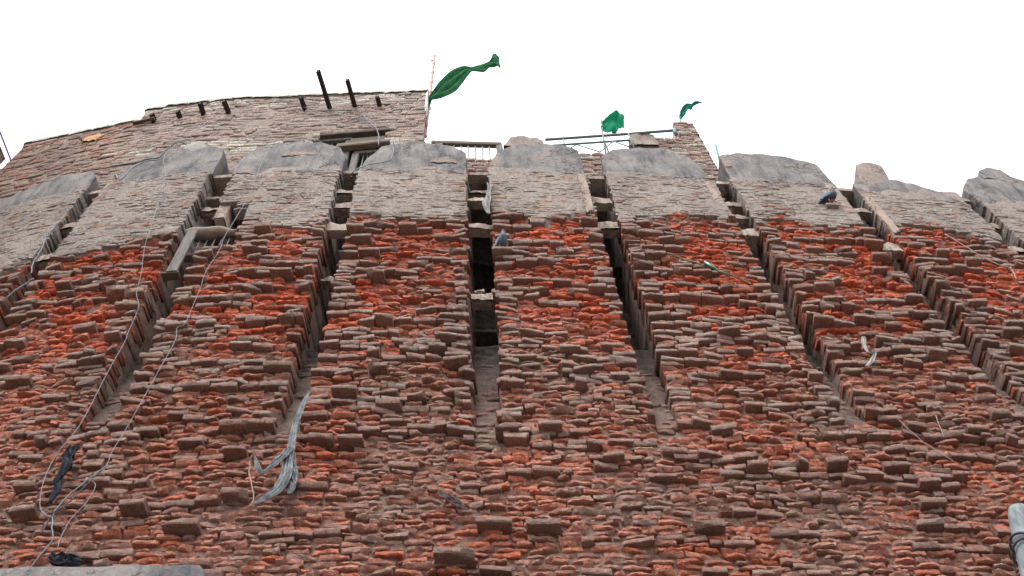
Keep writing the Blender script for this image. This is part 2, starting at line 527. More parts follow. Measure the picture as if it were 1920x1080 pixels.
# ------------------------------------------------------------------ the old wall: slots, zones, erosion
# centre x, half width, height where the chute starts, height where the back drops away, dark holes, bridging stones (z, height)
SLOTS = [
    (-8.70, .13, 8.3, 9.9, [], [(12.0, .2), (12.6, .14), (13.05, .12)]),
    (-7.05, .13, 8.3, 9.9, [], [(12.0, .2), (12.6, .14), (13.05, .12)]),
    (-5.37, .13, 8.3, 9.8, [(10.9, 11.5)], [(11.62, .2), (12.45, .16), (13.0, .14)]),
    (-3.67, .165, 8.05, 9.7, [(9.9, 10.6)], [(12.72, .14), (13.03, .13)]),
    (-2.00, .125, 7.9, 9.75, [(9.9, 10.8), (11.0, 11.6)], [(10.9, .1), (11.86, .26), (12.48, .2), (12.86, .16)]),
    (-0.32, .150, 7.8, 9.85, [(9.87, 10.35), (10.5, 11.9)], [(10.44, .14), (11.95, .17), (12.75, .17), (13.1, .12), (13.42, .1)]),
    (1.25, .135, 7.95, 9.85, [(10.1, 11.9)], [(12.05, .24), (12.75, .22)]),
    (2.97, .125, 8.2, 9.9, [(10.1, 11.9)], [(11.98, .28), (12.45, .16), (12.83, .16)]),
    (4.67, .135, 8.4, 10.0, [(10.1, 11.9)], [(11.75, .24), (12.75, .2)]),
    (6.42, .125, 8.4, 10.0, [(10.1, 11.9)], [(12.0, .2), (12.7, .2)]),
    (8.15, .13, 8.4, 10.0, [], [(12.0, .2), (12.7, .2)]),
]
Z_TOP = 13.45
def zr(x): return np.interp(x, [-6, -4, -1, 1, 3, 6], [11.42, 11.72, 11.97, 12.15, 12.28, 12.2])
def grey_f(x, z): return sstep(-0.12, 0.12, z - zr(x) + 0.22 * n2(x, z, 0.5, 21) + 0.14 * n2(x, z, 0.16, 22))

def ero(x, z):
    a = 0.056 + 0.030 * n2(x, z, 0.75, 31) + 0.022 * n2(x, z, 0.26, 32)
    low = sstep(8.1, 6.9, z)
    a = a * (1 - 0.3 * low) * (1 + 0.42 * sstep(8.8, 10.0, z))
    g = grey_f(x, z)
    return a * (1 - g) + (0.004 + 0.008 * n2(x, z, 0.3, 33)) * g

def recess(s, z):
    x, hw, zlo, zc, holes, br = s
    z = np.asarray(z, float)
    d = np.where(z < zc, 0.07 + 0.36 * (z - zlo) / (zc - zlo), 0.62)
    for a, b in holes: d = np.where((z > a) & (z < b), 0.98, d)
    return np.where(z > 11.95, 0.98, d)

def in_win(x, z): return (x > -3.62) & (x < -3.12) & (z > 11.28) & (z < 12.5)

def hw(s, z): return s[1] * (0.78 + 0.22 * sstep(s[2], s[2] + 2.0, z)) + 0.02 * n2(s[0] * 3.1, z, 0.11, 48)

def core_d(x, z):
    g = grey_f(x, z)
    d = ero(x, z) + 0.016 + 0.016 * n2(x, z, 0.09, 41) * (1 - 0.6 * g) - 0.015 * g
    for s in SLOTS:
        m = (np.abs(x - s[0]) < hw(s, z)) & (z > s[2])
        d = np.where(m, np.maximum(recess(s, z) + 0.034 * n2(x, z, 0.14, 42) + 0.014 * n2(x, z, 0.07, 47), d), d)
    d = np.where(in_win(x, z), 0.7, d)
    return d

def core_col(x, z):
    g = grey_f(x, z)[..., None]
    lo = lin(134, 102, 89) * (1 + 0.25 * n2(x, z, 0.2, 43))[..., None]
    hi = lin(162, 151, 142) * (1 + 0.15 * n2(x, z, 0.2, 44))[..., None]
    c = lo * (1 - g) + hi * g
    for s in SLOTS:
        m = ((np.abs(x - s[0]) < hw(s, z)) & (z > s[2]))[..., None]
        soot_shade = sstep(8.7, 9.7, z + 0.3 * n2(x * 4, z, 0.5, 45))[..., None]  # soot stain plus the shade of the deep slot, painted into its back
        k = lin(116, 95, 86) * (1 - soot_shade) + lin(30, 28, 29) * soot_shade
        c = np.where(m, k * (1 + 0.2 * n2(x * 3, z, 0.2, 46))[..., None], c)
    return c

wall = thing('fort_wall', (0, 5.27, 0), 'huge eroded red brick fort wall with vertical slots between its piers', 'wall')
xs = list(np.arange(-10.5, 10.5, 0.036))
for s in SLOTS:
    for e in (-1, 1):
        xe = s[0] + e * s[1]
        xs = [v for v in xs if abs(v - xe) > 0.075] + list(np.linspace(xe - .07, xe + .07, 14))
for xe in (-3.12,):
    xs = [v for v in xs if abs(v - xe) > 0.014] + [xe - 0.004, xe + 0.004]
xs = np.array(sorted(xs))
zs = np.concatenate([np.arange(-0.2, 5.4, 0.2), np.arange(5.4, Z_TOP + 0.03, 0.036)])
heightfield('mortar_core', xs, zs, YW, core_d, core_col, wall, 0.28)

B = Bricks()
PAT_TAN = lin(150, 132, 120)
def brick_colour(x, z, intact, g):
    u = rng.uniform()
    if g:
        if u < 0.05: c = lin(180, 128, 104)
        elif u < 0.30: c = lin(170, 150, 139)
        else: c = lin(168, 157, 148)
        return c * rng.uniform(0.88, 1.1), 0.5
    hi = float(sstep(8.6, 10.2, z))
    red = 0.41 + 0.35 * hi + 0.42 * float(n2(x, z, 0.55, 51)) + rng.normal(0, 0.2)
    if intact:
        c = lin(158, 116, 102) * (1 - 0.4 * red) + lin(184, 116, 96) * 0.4 * red
        return c * rng.uniform(0.74, 1.08), rng.uniform(0.6, 1.0) * (0.62 + 0.38 * float(sstep(7.2, 9.0, z)))
    red = min(max(red, 0), 1)
    c = lin(164, 120, 104) * (1 - red) + (lin(212, 118, 88) * (1 - hi) + lin(216, 106, 74) * hi) * red
    return c * rng.uniform(0.82, 1.15), max(0.08, 0.55 - 0.5 * red)

MBASE = [(-8.55, -7.2, 13.40), (-6.93, -5.49, 13.40), (-5.16, -3.79, 13.44), (-3.52, -2.09, 13.34), (-1.85, -.47, 13.36), (-.16, 1.11, 13.40), (1.38, 2.80, 13.42), (3.1, 4.52, 13.43), (4.8, 6.26, 13.20), (6.46, 8.0, 13.18)]
def put_brick(x, z, L, H, end=False, force=None, prev=None):
    for a_, b_, zb_ in MBASE:
        if a_ < x < b_ and z > zb_ + 0.03 * float(n2(x, 0, 0.2, 91)): return None
    g = float(grey_f(x, z)) > rng.uniform(0.35, 0.65)
    e = float(ero(x, z))
    low = float(sstep(8.1, 6.9, z))
    cl = float(n2(x, z, 0.42, 61))
    pi = (0.185 + 0.26 * cl) * (1 - 0.4 * low) + (0.28 if end else 0)
    if prev is not None and not end: pi = min(0.9, pi * 0.62 + (0.36 if prev else 0))
    u = rng.uniform()
    intact = u < pi if force is None else force
    if g:
        d = rng.uniform(-0.008, 0.006) + (rng.uniform() < 0.05) * rng.uniform(0.01, 0.035)
        c, pt = brick_colour(x, z, False, True)
        B.put(x=x, z=z, L=L, H=H * 1.06, d=d, back=(0.16 + 0.12 * rng.uniform()) if end else 0.12, bev=0.003, pil=rng.uniform(0.002, 0.010), amp=rng.uniform(0.006, 0.014),
              ts=rng.normal(0, 0.004), tt=rng.normal(0, 0.004), roll=rng.normal(0, 0.012), chip=rng.choice([0, 0, 0.02]), pat=pt, r=c[0], g=c[1], b=c[2], e=0.02)
    elif intact:
        d = (rng.uniform(-0.022, 0.03) if rng.uniform() < 0.86 else rng.uniform(-0.075, -0.03)) if force is None else -0.04
        c, pt = brick_colour(x, z, True, False)
        B.put(x=x, z=z, L=L, H=H + 0.003, d=d, back=(0.20 + 0.18 * rng.uniform()) if end else 0.2, bev=0.005, pil=rng.uniform(0.0, 0.004), amp=rng.uniform(0.003, 0.012),
              ts=rng.normal(0, 0.010), tt=rng.normal(0, 0.004), roll=rng.normal(0, 0.010), chip=rng.choice([0, 0, 0.015, 0.05], p=[.4, .2, .25, .15]), pat=pt, r=c[0], g=c[1], b=c[2], e=e)
    else:
        k = rng.uniform()
        d = e * (rng.uniform(0.85, 1.15) if k < 0.62 else rng.uniform(0.30, 0.8)) - 0.012
        c, pt = brick_colour(x, z, False, False)
        B.put(x=x, z=z, L=L * rng.uniform(0.94, 1.0), H=H * rng.uniform(0.86, 1.06), d=d, back=(0.20 + 0.18 * rng.uniform()) if end else 0.2, bev=0.004,
              pil=rng.uniform(0.006, 0.024), amp=rng.uniform(0.012, 0.030), ts=rng.normal(0, 0.010), tt=rng.normal(0, 0.007), roll=rng.normal(0, 0.016),
              chip=rng.choice([0, 0.03, 0.06]), pat=pt, r=c[0], g=c[1], b=c[2], e=e)
    return bool(intact) and not g

COURSE = 0.055
def vis_half(z): return 3.9 + (z - 6.4) * 0.56 + 1.1
z = 5.7
row = 0
while z < Z_TOP - 0.02:
    H = COURSE - 0.008
    half = vis_half(z)
    xa, xb = -max(half, 3.9), max(half, 4.2)
    cuts = []
    for s in SLOTS:
        if z > s[2] and xa < s[0] < xb: cuts.append((s[0] - float(hw(s, z)), s[0] + float(hw(s, z))))
    if 11.28 < z < 12.45:
        wr = -3.12 if z < 12.3 else -3.3
        cuts = [(a, wr if abs(a + 3.835) < 0.05 else b) for a, b in cuts]
    seg, p0 = [], xa
    for a, b in sorted(cuts):
        seg.append((p0, a)); p0 = b
    seg.append((p0, xb))
    for a, b in seg:
        ea, eb = a != xa, b != xb
        x = a + (rng.uniform(-0.03, 0.022) if ea else -rng.uniform(0, 0.2))
        b2 = b + (rng.uniform(-0.022, 0.03) if eb else 0)
        first = True; prev = None
        while x < b2 - 0.05:
            L = rng.uniform(0.165, 0.245) if rng.uniform() < 0.84 else rng.uniform(0.09, 0.13)
            last = x + L > b2 - 0.07
            if last: L = b2 - x
            if L > 0.27:
                L = L / 2; last = False
            bz = z + 0.010 * float(n2(x, z, 0.8, 71)) + rng.normal(0, 0.002)
            prev = put_brick(x + L / 2, bz, L - rng.uniform(0.006, 0.016), H * rng.uniform(0.93, 1.05), (first and ea) or (last and eb), None, prev)
            x += L; first = False
    # thin bricks still showing at the foot of each chute
    for s in SLOTS:
        if s[2] < z < s[2] + 1.75 and xa < s[0] < xb:
            r_ = float(recess(s, z))
            h_ = float(hw(s, z)); x = s[0] - h_
            while x < s[0] + h_ - 0.04:
                L = min(rng.uniform(0.10, 0.22), s[0] + h_ - x)
                c, pt = brick_colour(x, z, False, False)
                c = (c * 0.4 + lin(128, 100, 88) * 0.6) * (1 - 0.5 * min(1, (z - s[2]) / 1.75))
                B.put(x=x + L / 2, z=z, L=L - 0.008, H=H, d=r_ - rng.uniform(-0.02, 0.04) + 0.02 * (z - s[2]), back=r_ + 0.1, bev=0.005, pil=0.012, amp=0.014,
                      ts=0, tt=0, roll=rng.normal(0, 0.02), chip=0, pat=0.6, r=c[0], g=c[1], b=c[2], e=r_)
                x += L
    z += COURSE * rng.uniform(0.96, 1.04)
    row += 1
# bricks that carry the two pigeons
for bx, bz_, L, c in ((-0.075, 11.08, 0.22, lin(158, 118, 102)), (4.24, 12.64, 0.17, lin(168, 153, 141))):
    pd = -0.085 if bx < 0 else -0.06
    B.put(x=bx, z=bz_, L=L, H=0.05, d=pd, back=0.3, bev=0.008, pil=0.004, amp=0.006, ts=0, tt=0, roll=0, chip=0, pat=0.8, r=c[0], g=c[1], b=c[2], e=0.08)
BIG = [(-0.58, 6.50, 0.28, -0.12), (-2.99, 7.08, 0.19, -0.10), (-2.58, 6.86, 0.26, -0.09), (-2.25, 7.17, 0.19, -0.09), (0.71, 7.61, 0.18, -0.08), (2.57, 7.58, 0.18, -0.09), (-1.44, 7.81, 0.20, -0.08), (1.33, 6.84, 0.24, -0.07), (0.08, 6.83, 0.26, -0.08), (-0.29, 6.85, 0.26, -0.08), (-3.82, 7.10, 0.20, -0.09), (-1.68, 7.82, 0.20, -0.08), (0.22, 8.00, 0.20, -0.08), (-0.15, 7.96, 0.20, -0.08)]
# the biggest bricks that still stand out near the foot of the view
for bx, bz_, L, pd in BIG:
    c = lin(148, 108, 94) * rng.uniform(.85, 1.05)
    B.put(x=bx, z=bz_, L=L, H=0.055, d=pd, back=0.2, bev=0.006, pil=0.003, amp=0.007, ts=rng.normal(0, .006), tt=0, roll=rng.normal(0, .008), chip=rng.choice([0, .02, .05]), pat=0.55, r=c[0], g=c[1], b=c[2], e=0.07)
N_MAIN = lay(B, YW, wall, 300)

# slabs with ragged edges: merlons, plaster strips, bridging stones
def slab(name, outline, zbase, d0, d1, mat, parent, yfun=YW, nx=26, nz=7, amp=0.014, lip=0.0, ragged=0.012, smooth=True, origin=None, rag_b=1.4):
    """outline runs over the top from the left foot to the right foot; d0 front, d1 back"""
    o = np.asarray(outline, float)
    t = np.r_[0, np.cumsum(np.hypot(*np.diff(o, axis=0).T))]; t /= t[-1]
    u = np.linspace(0, 1, nx)
    tx, tz = np.interp(u, t, o[:, 0]), np.interp(u, t, o[:, 1])
    sd = rng.uniform(0, 90)
    tz = tz + ragged * (vnoise(u * nx * 0.25 + sd, 0, 0, 9) + 0.6 * vnoise(u * nx * 0.7 + sd, 5, 0, 9)) * np.minimum(1, np.minimum(u, 1 - u) * 12)
    bx = np.interp(u, [0, 1], [o[0, 0], o[-1, 0]])
    bz = np.interp(u, [0, 1], zbase) + ragged * rag_b * vnoise(u * nx * 0.5 + sd, 3, 0, 10)
    V = []
    for j in range(nz + 1):
        f = j / nz
        x = bx + (tx - bx) * f
        zz = bz + (tz - bz) * f
        n = amp * (vnoise(x / 0.09 + sd, zz / 0.09, 0, 11) * 0.4 + vnoise(x / 0.45 + sd, zz / 0.45, 4, 12))
        edge = np.minimum(np.minimum(u, 1 - u) * nx / 2, min(1, (nz - j) / 1.0)); edge = np.clip(edge, 0, 1)
        V.append(np.column_stack([x, yfun(x) + d0 + n - lip * (1 - f) ** 3 + (1 - edge) * 0.010, zz]))
    for dd in (d0 + 0.12, d1):
        V.append(np.column_stack([tx, yfun(tx) + dd, tz - (0.01 if dd > d0 + .13 else 0)]))
    V.append(np.column_stack([bx, yfun(bx) + d1, bz]))
    V.append(np.column_stack([bx, yfun(bx) + d0 + 0.02 - lip, bz - 0.004]))
    V = np.concatenate(V)
    R = nz + 5
    F = []
    for j in range(R - 1):
        for i in range(nx - 1):
            a = j * nx + i
            F.append((a, a + 1, a + nx + 1, a + nx))
    left = [j * nx for j in range(R)]
    right = [j * nx + nx - 1 for j in range(R)]
    F.append(tuple(left)); F.append(tuple(reversed(right)))
    return add(name, V, F, mat, parent, smooth, origin=origin, sharp=30)

MERLONS = [
    ([(-8.55, 13.42), (-8.5, 13.9), (-8.2, 14.3), (-7.6, 14.35), (-7.25, 14.1), (-7.2, 13.42)], 'wide'),
    ([(-6.93, 13.42), (-6.88, 13.85), (-6.5, 14.1), (-6.0, 14.15), (-5.6, 14.05), (-5.5, 13.8), (-5.49, 13.46)], ''),
    ([(-5.16, 13.46), (-5.12, 13.9), (-4.86, 14.28), (-4.5, 14.42), (-4.1, 14.38), (-3.83, 14.24), (-3.79, 13.95), (-3.80, 13.52)], ''),
    ([(-3.52, 13.50), (-3.49, 13.88), (-3.36, 14.15), (-3.09, 14.29), (-2.65, 14.32), (-2.2, 14.11), (-2.09, 13.82), (-2.10, 13.36)], ''),
    ([(-1.85, 13.38), (-1.81, 13.70), (-1.64, 14.15), (-1.49, 14.24), (-1.02, 14.31), (-0.64, 14.20), (-0.47, 14.00), (-0.47, 13.42)], ''),
    ([(-0.16, 13.46), (-0.06, 13.98), (0.18, 14.29), (0.42, 14.43), (0.87, 14.36), (1.10, 14.19), (1.11, 13.42)], ''),
    ([(1.38, 13.44), (1.41, 14.02), (1.62, 14.29), (2.02, 14.44), (2.40, 14.36), (2.72, 13.98), (2.80, 13.48)], ''),
    ([(3.10, 13.45), (3.11, 14.16), (3.44, 14.35), (3.80, 14.36), (4.24, 14.27), (4.50, 14.06), (4.52, 13.55)], ''),
    ([(4.80, 13.22), (4.80, 13.42), (4.96, 13.64), (5.54, 13.75), (5.80, 13.62), (6.12, 13.42), (6.26, 13.23)], ''),
    ([(6.52, 13.20), (6.46, 13.62), (6.69, 14.02), (7.16, 14.32), (7.56, 14.45), (7.9, 14.3), (8.0, 13.4)], ''),
    ([(8.3, 13.4), (8.35, 13.9), (8.7, 14.3), (9.4, 14.3), (9.7, 13.9), (9.75, 13.4)], ''),
]
for o, k in MERLONS:
    slab('merlon', o, (o[0][1] - 0.0, o[-1][1] - 0.0) if False else (min(o[0][1], o[-1][1]) - 0.09,) * 2, 0.004, 0.40, M_MERLON, wall, nx=48, nz=9, amp=0.014, lip=0.0, ragged=0.032)
# broken patches where the render has come off the merlons
M_BROKEN = make_plaster_mat('broken_render', tuple(lin(126, 112, 103)), tuple(lin(144, 134, 125)), tuple(lin(104, 88, 80)), tuple(lin(158, 116, 98)), 0.6)
for o in ([(-2.98, 13.84), (-2.9, 13.96), (-2.7, 13.99), (-2.5, 13.94), (-2.46, 13.86)], [(-0.95, 13.6), (-0.92, 13.72), (-0.75, 13.78), (-0.6, 13.7), (-0.58, 13.6)], [(-0.16, 13.5), (-0.12, 13.8), (-0.04, 13.92), (0.0, 13.8), (-0.02, 13.52)], [(2.6, 13.5), (2.64, 13.75), (2.7, 13.9), (2.76, 13.7), (2.79, 13.52)], [(3.11, 13.8), (3.12, 14.1), (3.2, 14.18), (3.24, 14.05), (3.22, 13.85)], [(5.0, 13.42), (5.05, 13.6), (5.3, 13.66), (5.5, 13.58), (5.52, 13.44)]):
    slab('broken_patch', o, (o[0][1] - .03, o[-1][1] - .03), -0.006, 0.06, M_BROKEN, wall, nx=26, nz=7, amp=0.010, ragged=0.03, rag_b=.8)
# crumbling knobs left on two merlons
slab('merlon_knob', [(4.96, 13.55), (5.06, 13.95), (5.08, 14.12), (5.28, 14.28), (5.50, 14.22), (5.48, 13.95), (5.40, 13.60)], (13.5, 13.5), -0.01, 0.35, M_BROKEN, wall, nx=18, nz=5, amp=0.02, ragged=0.03)
slab('merlon_knob', [(7.02, 14.22), (7.10, 14.50), (7.3, 14.60), (7.52, 14.62), (7.6, 14.35)], (14.18, 14.18), -0.01, 0.35, M_MERLON, wall, nx=16, nz=4, amp=0.015, ragged=0.03)
# the wall's top, a flat bed under the merlons
xs2 = np.linspace(-10.4, 10.4, 60)
tv, tf = [], []
for x in xs2:
    yy = float(YW(x))
    tv += [(x, yy + 0.08, Z_TOP - 0.06), (x, yy + 0.08, Z_TOP + 0.02), (x, yy + 1.6, Z_TOP + 0.02), (x, yy + 1.6, Z_TOP - 0.06)]
for i in range(len(xs2) - 1):
    for k in range(4):
        a, b_ = i * 4 + k, i * 4 + (k + 1) % 4
        tf.append((a, b_, b_ + 4, a + 4))
add('wall_top', np.array(tv), tf, M_STONE, wall, False)
# bridging stones and bricks across the slots
for s in SLOTS:
    for k, (zb, h) in enumerate(s[5]):
        dd = 0.05 + rng.uniform(0, 0.06) + (0.12 if h < 0.15 else 0); h = h * 0.72
        a, b_ = s[0] - s[1] - 0.02, s[0] + s[1] + 0.02
        slab('bridging_stone', [(a, zb - h / 2), (a, zb + h / 2), (b_, zb + h / 2 + rng.uniform(-.03, .03)), (b_, zb - h / 2)], (zb - h / 2, zb - h / 2), dd, dd + 0.14,
             M_STONE, wall, nx=20, nz=4, amp=0.03, ragged=0.03, rag_b=.35)
M_STRIP = make_plaster_mat('strip_plaster', tuple(lin(146, 126, 115)), tuple(lin(160, 144, 132)), tuple(lin(116, 100, 92)), tuple(lin(150, 114, 98)), 0.6)
# smooth plaster strips left on the pier edges in the grey zone
for x0, w, za, zb in ((1.00, .10, 12.2, 13.35), (4.38, .11, 12.5, 13.45), (4.81, .11, 12.0, 13.15), (2.69, .10, 12.7, 13.3)):
    j = rng.uniform(-.02, .02, 4)
    slab('plaster_strip', [(x0 + j[0], za), (x0 + j[1], (za + zb) / 2), (x0, zb), (x0 + w, zb + .03), (x0 + w + j[2], (za + zb) / 2), (x0 + w + j[3], za + .1)], (za, za + .08), -0.003, 0.10, M_STRIP, wall, nx=30, nz=10, amp=0.010, ragged=0.09, rag_b=.5)
# rubble lying on the bridging brick of the widest slot, and a stone block beside the barred window
for k in range(7):
    mb = MB(); mb.box((-0.44 + 0.04 * k, 5.27 + 0.17 + rng.uniform(-.03, .05), 10.53 + rng.uniform(0, .03)), rng.uniform(0.03, 0.07, 3), 0.012, jit=0.006)
    mb.build('rubble_lump', M_STONE, wall, True)
mb = MB(); mb.box((-3.45, 4.94 + 0.24, 12.3), (0.15, 0.36, 0.40), 0.02, jit=0.012)
mb.build('corner_block', M_STRIP, wall, True)

# ------------------------------------------------------------------ roof deck
rv = [(-8.5, 6.0, 13.40), (9.5, 7.6, 13.40), (9.5, 14, 13.40), (-8.5, 14, 13.40)]
tag(add('roof_deck', np.array(rv, float), [(0, 1, 2, 3)], M_ROOF, None, False), 'flat roof behind the merlons', kind='structure')

# ------------------------------------------------------------------ the brick house on top, at the left
house = thing('rooftop_house', (-4.4, 5.3, Z_TOP), 'tan brick house wall rising above the merlons at the upper left', 'building')
def h_top(x): return 17.22 if x > -5.82 else 16.72
def in_hwin(x, z): return (x > -2.80) & (x < -1.62) & (z > 14.0) & (z < 15.52)
hx = np.array(sorted(list(np.linspace(-7.75, -1.12, 120)) + [-2.804, -2.796, -1.624, -1.616, -5.824, -5.816]))
hz = np.arange(13.3, 17.2, 0.045)
def h_core(x, z):
    d = 0.020 + 0.010 * n2(x, z, 0.2, 81)
    return np.where(in_hwin(x, z), 0.42, d)
def h_col(x, z):
    c = lin(164, 146, 136) * (1 + 0.15 * n2(x, z, 0.3, 82))[..., None]
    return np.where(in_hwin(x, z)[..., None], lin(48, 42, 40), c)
hxa = hx[hx > -5.82]
heightfield('mortar_core', hxa, np.r_[hz, 17.2], YH, h_core, h_col, house, 0.5)
heightfield('mortar_core', hx[hx < -5.81], np.r_[hz[hz < 16.7], 16.7], YH, h_core, h_col, house, 0.4)
HB = Bricks()
z = 13.40
while z < 17.17:
    HC = 0.098 * rng.uniform(0.9, 1.12)
    xa = -7.75 if z < 16.66 else -5.82
    x = xa + rng.uniform(-0.03, 0.03)
    while x < -1.12 - 0.04:
        L = rng.uniform(0.20, 0.34) if rng.uniform() < 0.75 else rng.uniform(0.11, 0.16)
        if x + L > -1.20: L = -1.12 - x + rng.uniform(-0.008, 0.008)
        xc = x + L / 2
        if not in_hwin(xc, z) and not (z > 16.66 and xc < -5.82):
            left = float(sstep(-5.2, -6.2, xc))
            white = max(0.0, 1 - abs(z - 15.0) / 0.55) * float(-4.6 < xc < -2.7) + max(0.0, 1 - abs(z - 15.1) / 0.35) * float(-1.65 < xc < -1.3) + 0.55 * float(z > 16.75) + 0.45 * max(0.0, 1 - abs(z - 15.2) / .4) * float(-5.9 < xc < -4.6)
            u = rng.uniform()
            c = lin(174, 158, 148) if u < 0.6 else (lin(180, 153, 141) if u < 0.85 else lin(158, 144, 135))
            c = c * (1 - left) + (lin(166, 134, 120) if u < 0.6 else (lin(176, 122, 102) if u < 0.78 else lin(158, 140, 128))) * left
            if rng.uniform() < white * 0.9: c = lin(206, 196, 182)
            c = c * rng.uniform(0.88, 1.1)
            d = rng.uniform(-0.012, 0.014)
            HB.put(x=xc, z=z + rng.normal(0, 0.004), L=L - rng.uniform(0.008, 0.02), H=HC - rng.uniform(0.005, 0.014), d=d, back=0.14, bev=0.007, pil=rng.uniform(0.003, 0.014), amp=rng.uniform(0.003, 0.010),
                   ts=rng.normal(0, 0.006), tt=rng.normal(0, 0.005), roll=rng.normal(0, 0.014), chip=rng.choice([0, 0, 0.02, 0.04]), pat=0.35 if white < 0.3 else 0.15, r=c[0], g=c[1], b=c[2], e=0.04)
        x += L
    z += HC
lay(HB, YH, house, 300)
# the sides, the back and the roof of the house
mb = MB()
for (ax, ay), (bx_, by_), zt in (((-1.15, 5.46), (-2.1, 9.5), 17.2), ((-7.74, 5.56), (-8.6, 9.5), 16.7), ((-8.6, 9.5), (-2.1, 9.5), 16.7)):
    dv = np.array([bx_ - ax, by_ - ay]); ln = np.hypot(*dv); dv /= ln
    A = np.array([[dv[0], dv[1], 0], [-dv[1], dv[0], 0], [0, 0, 1]])
    mb.box(((ax + bx_) / 2, (ay + by_) / 2, (13.4 + zt) / 2), (ln, 0.05, zt - 13.4), 0.01, A)
add('side_wall', np.array(mb.v), mb.f, M_PINK, house, False)
add('roof', np.array([(-5.8, 5.34, 17.15), (-1.16, 5.46, 17.15), (-2.1, 9.4, 17.15), (-5.8, 9.4, 17.15), (-7.7, 5.62, 16.64), (-5.8, 5.4, 16.64), (-5.8, 9.4, 16.64), (-8.5, 9.4, 16.64)]), [(0, 1, 2, 3), (4, 5, 6, 7)], M_ROOF, house, False)
# step between the two roof heights
mb = MB(); mb.box((-5.82, 7.3, 16.95), (0.05, 3.9, 0.5), 0.01); mb.build('side_wall', M_PINK, house)
# coping
M_COPE2 = make_plaster_mat('coping_lime', tuple(lin(166, 160, 150)), tuple(lin(190, 184, 174)), tuple(lin(120, 114, 104)), tuple(lin(150, 132, 112)))
for xa, xb, zt, n in ((-5.86, -1.10, 17.26, 14), (-7.78, -5.84, 16.76, 6)):
    ed = np.linspace(xa, xb, n)
    for a, b_ in zip(ed[:-1], ed[1:]):
        j = rng.uniform(-0.012, 0.012)
        slab('coping_slab', [(a + .004, zt - .07), (a + .004, zt + j), (b_ - .004, zt + j + rng.uniform(-.008, .008)), (b_ - .004, zt - .07)], (zt - .10, zt - .10), -0.03 + rng.uniform(0, .02), 0.35, M_COPE2, house, YH, nx=14, nz=3, amp=0.008, ragged=0.012)
# white plaster strip on the right corner, painted to look like the lit side face
slab('corner_lit_plaster', [(-1.135, 16.2), (-1.14, 16.6), (-1.135, 17.16), (-1.105, 17.16), (-1.105, 16.6), (-1.108, 16.3)], (16.15, 16.2), -0.018, 0.08, make_plaster_mat('lit_white_plaster', tuple(lin(196, 196, 196)), tuple(lin(216, 216, 214)), tuple(lin(150, 150, 150)), tuple(lin(180, 172, 160))), house, YH, nx=14, nz=10, amp=0.006, ragged=0.03)
slab('plaster_patch', [(-6.58, 16.17), (-6.60, 16.33), (-6.36, 16.38), (-6.25, 16.24), (-6.34, 16.08)], (16.12, 16.05), -0.02, 0.05, M_PATCH, house, YH, nx=18, nz=5, amp=0.006, ragged=0.03)
slab('plaster_patch', [(-4.66, 14.9), (-4.68, 15.2), (-4.52, 15.3), (-4.38, 15.22), (-4.3, 14.95)], (14.85, 14.85), -0.03, 0.05, M_COPING, house, YH, nx=18, nz=5, amp=0.012, ragged=0.03)
# window band: lintel, two weathered casements with bars
def hp(x, d, z): return np.array([x, float(YH(x)) + d, z])
mb = MB(); mb.box(hp(-2.25, .06, 15.49), (1.2, .12, .09), 0.012, jit=0.006); mb.build('lintel', M_WOODB, house)
mb = MB(); mb.box(hp(-1.93, .10, 15.22), (0.62, .10, .30), 0.012, jit=0.006); mb.build('lintel_board', M_WOODB, house)
mb = MB(); mb.box(hp(-2.0, .03, 14.98), (0.78, .1, .10), 0.012, jit=0.006); mb.build('lintel_board', M_WOODP, house)
for x0, x1, z0, z1 in ((-2.76, -2.22, 14.35, 15.42), (-2.16, -1.68, 14.05, 14.90)):
    w = MB()
    for zz in (z0, z1): w.box(hp((x0 + x1) / 2, .12, zz), (x1 - x0, .07, .10), 0.008)
    for xx in (x0 + .04, x1 - .05): w.box(hp(xx, .125, (z0 + z1) / 2), (.10, .065, z1 - z0 - .1), 0.008)
    wo_ = w.build('window_frame', M_WOODG, house)
    for q in range(4):
        xx = x0 + .12 + (x1 - x0 - .24) * (q + .5) / 4
        b_ = MB(); b_.tube([hp(xx, .14, z0), hp(xx, .14, z1)], 0.009, 6); b_.build('bar', M_STEEL, wo_)
# iron joists sticking out
JB = [(-5.524, 16.55), (-5.1, 16.55), (-4.714, 16.55), (-4.31, 16.55), (-3.082, 16.55), (-2.682, 16.55), (-2.274, 16.55), (-1.872, 16.55)]
JL = [(-0.010, 0.11), (-0.011, 0.10), (-0.010, 0.19), (-0.029, 0.19), (-0.027, 0.19), (-0.075, 0.62), (-0.05, 0.45), (-0.023, 0.15)]
for (x, zz), (dx, ln) in zip(JB, JL):
    y0 = float(YH(x))
    v = np.array([dx, -ln, 0]); l_ = np.linalg.norm(v); v /= l_
    A = np.array([[v[1], -v[0], 0], [v[0], v[1], 0], [0, 0, 1]])
    c = np.array([x, y0, zz]) + v * (l_ / 2 - 0.04)
    mb = MB()
    mb.box(c + (0, 0, .036), (.062, l_ + .1, .012), 0.002, A)
    mb.box(c - (0, 0, .036), (.062, l_ + .1, .012), 0.002, A)
    mb.box(c, (.016, l_ + .1, .058), 0.002, A)
    mb.build('joist', M_IRON, house)
mb = MB(); mb.box((-5.66, float(YH(-5.66)) - .05, 16.47), (.36, .05, .05), 0.005, np.array([[1, -.13, 0], [.13, 1, 0], [0, 0, 1]])); mb.build('rusty_strip', M_WOODB, house)

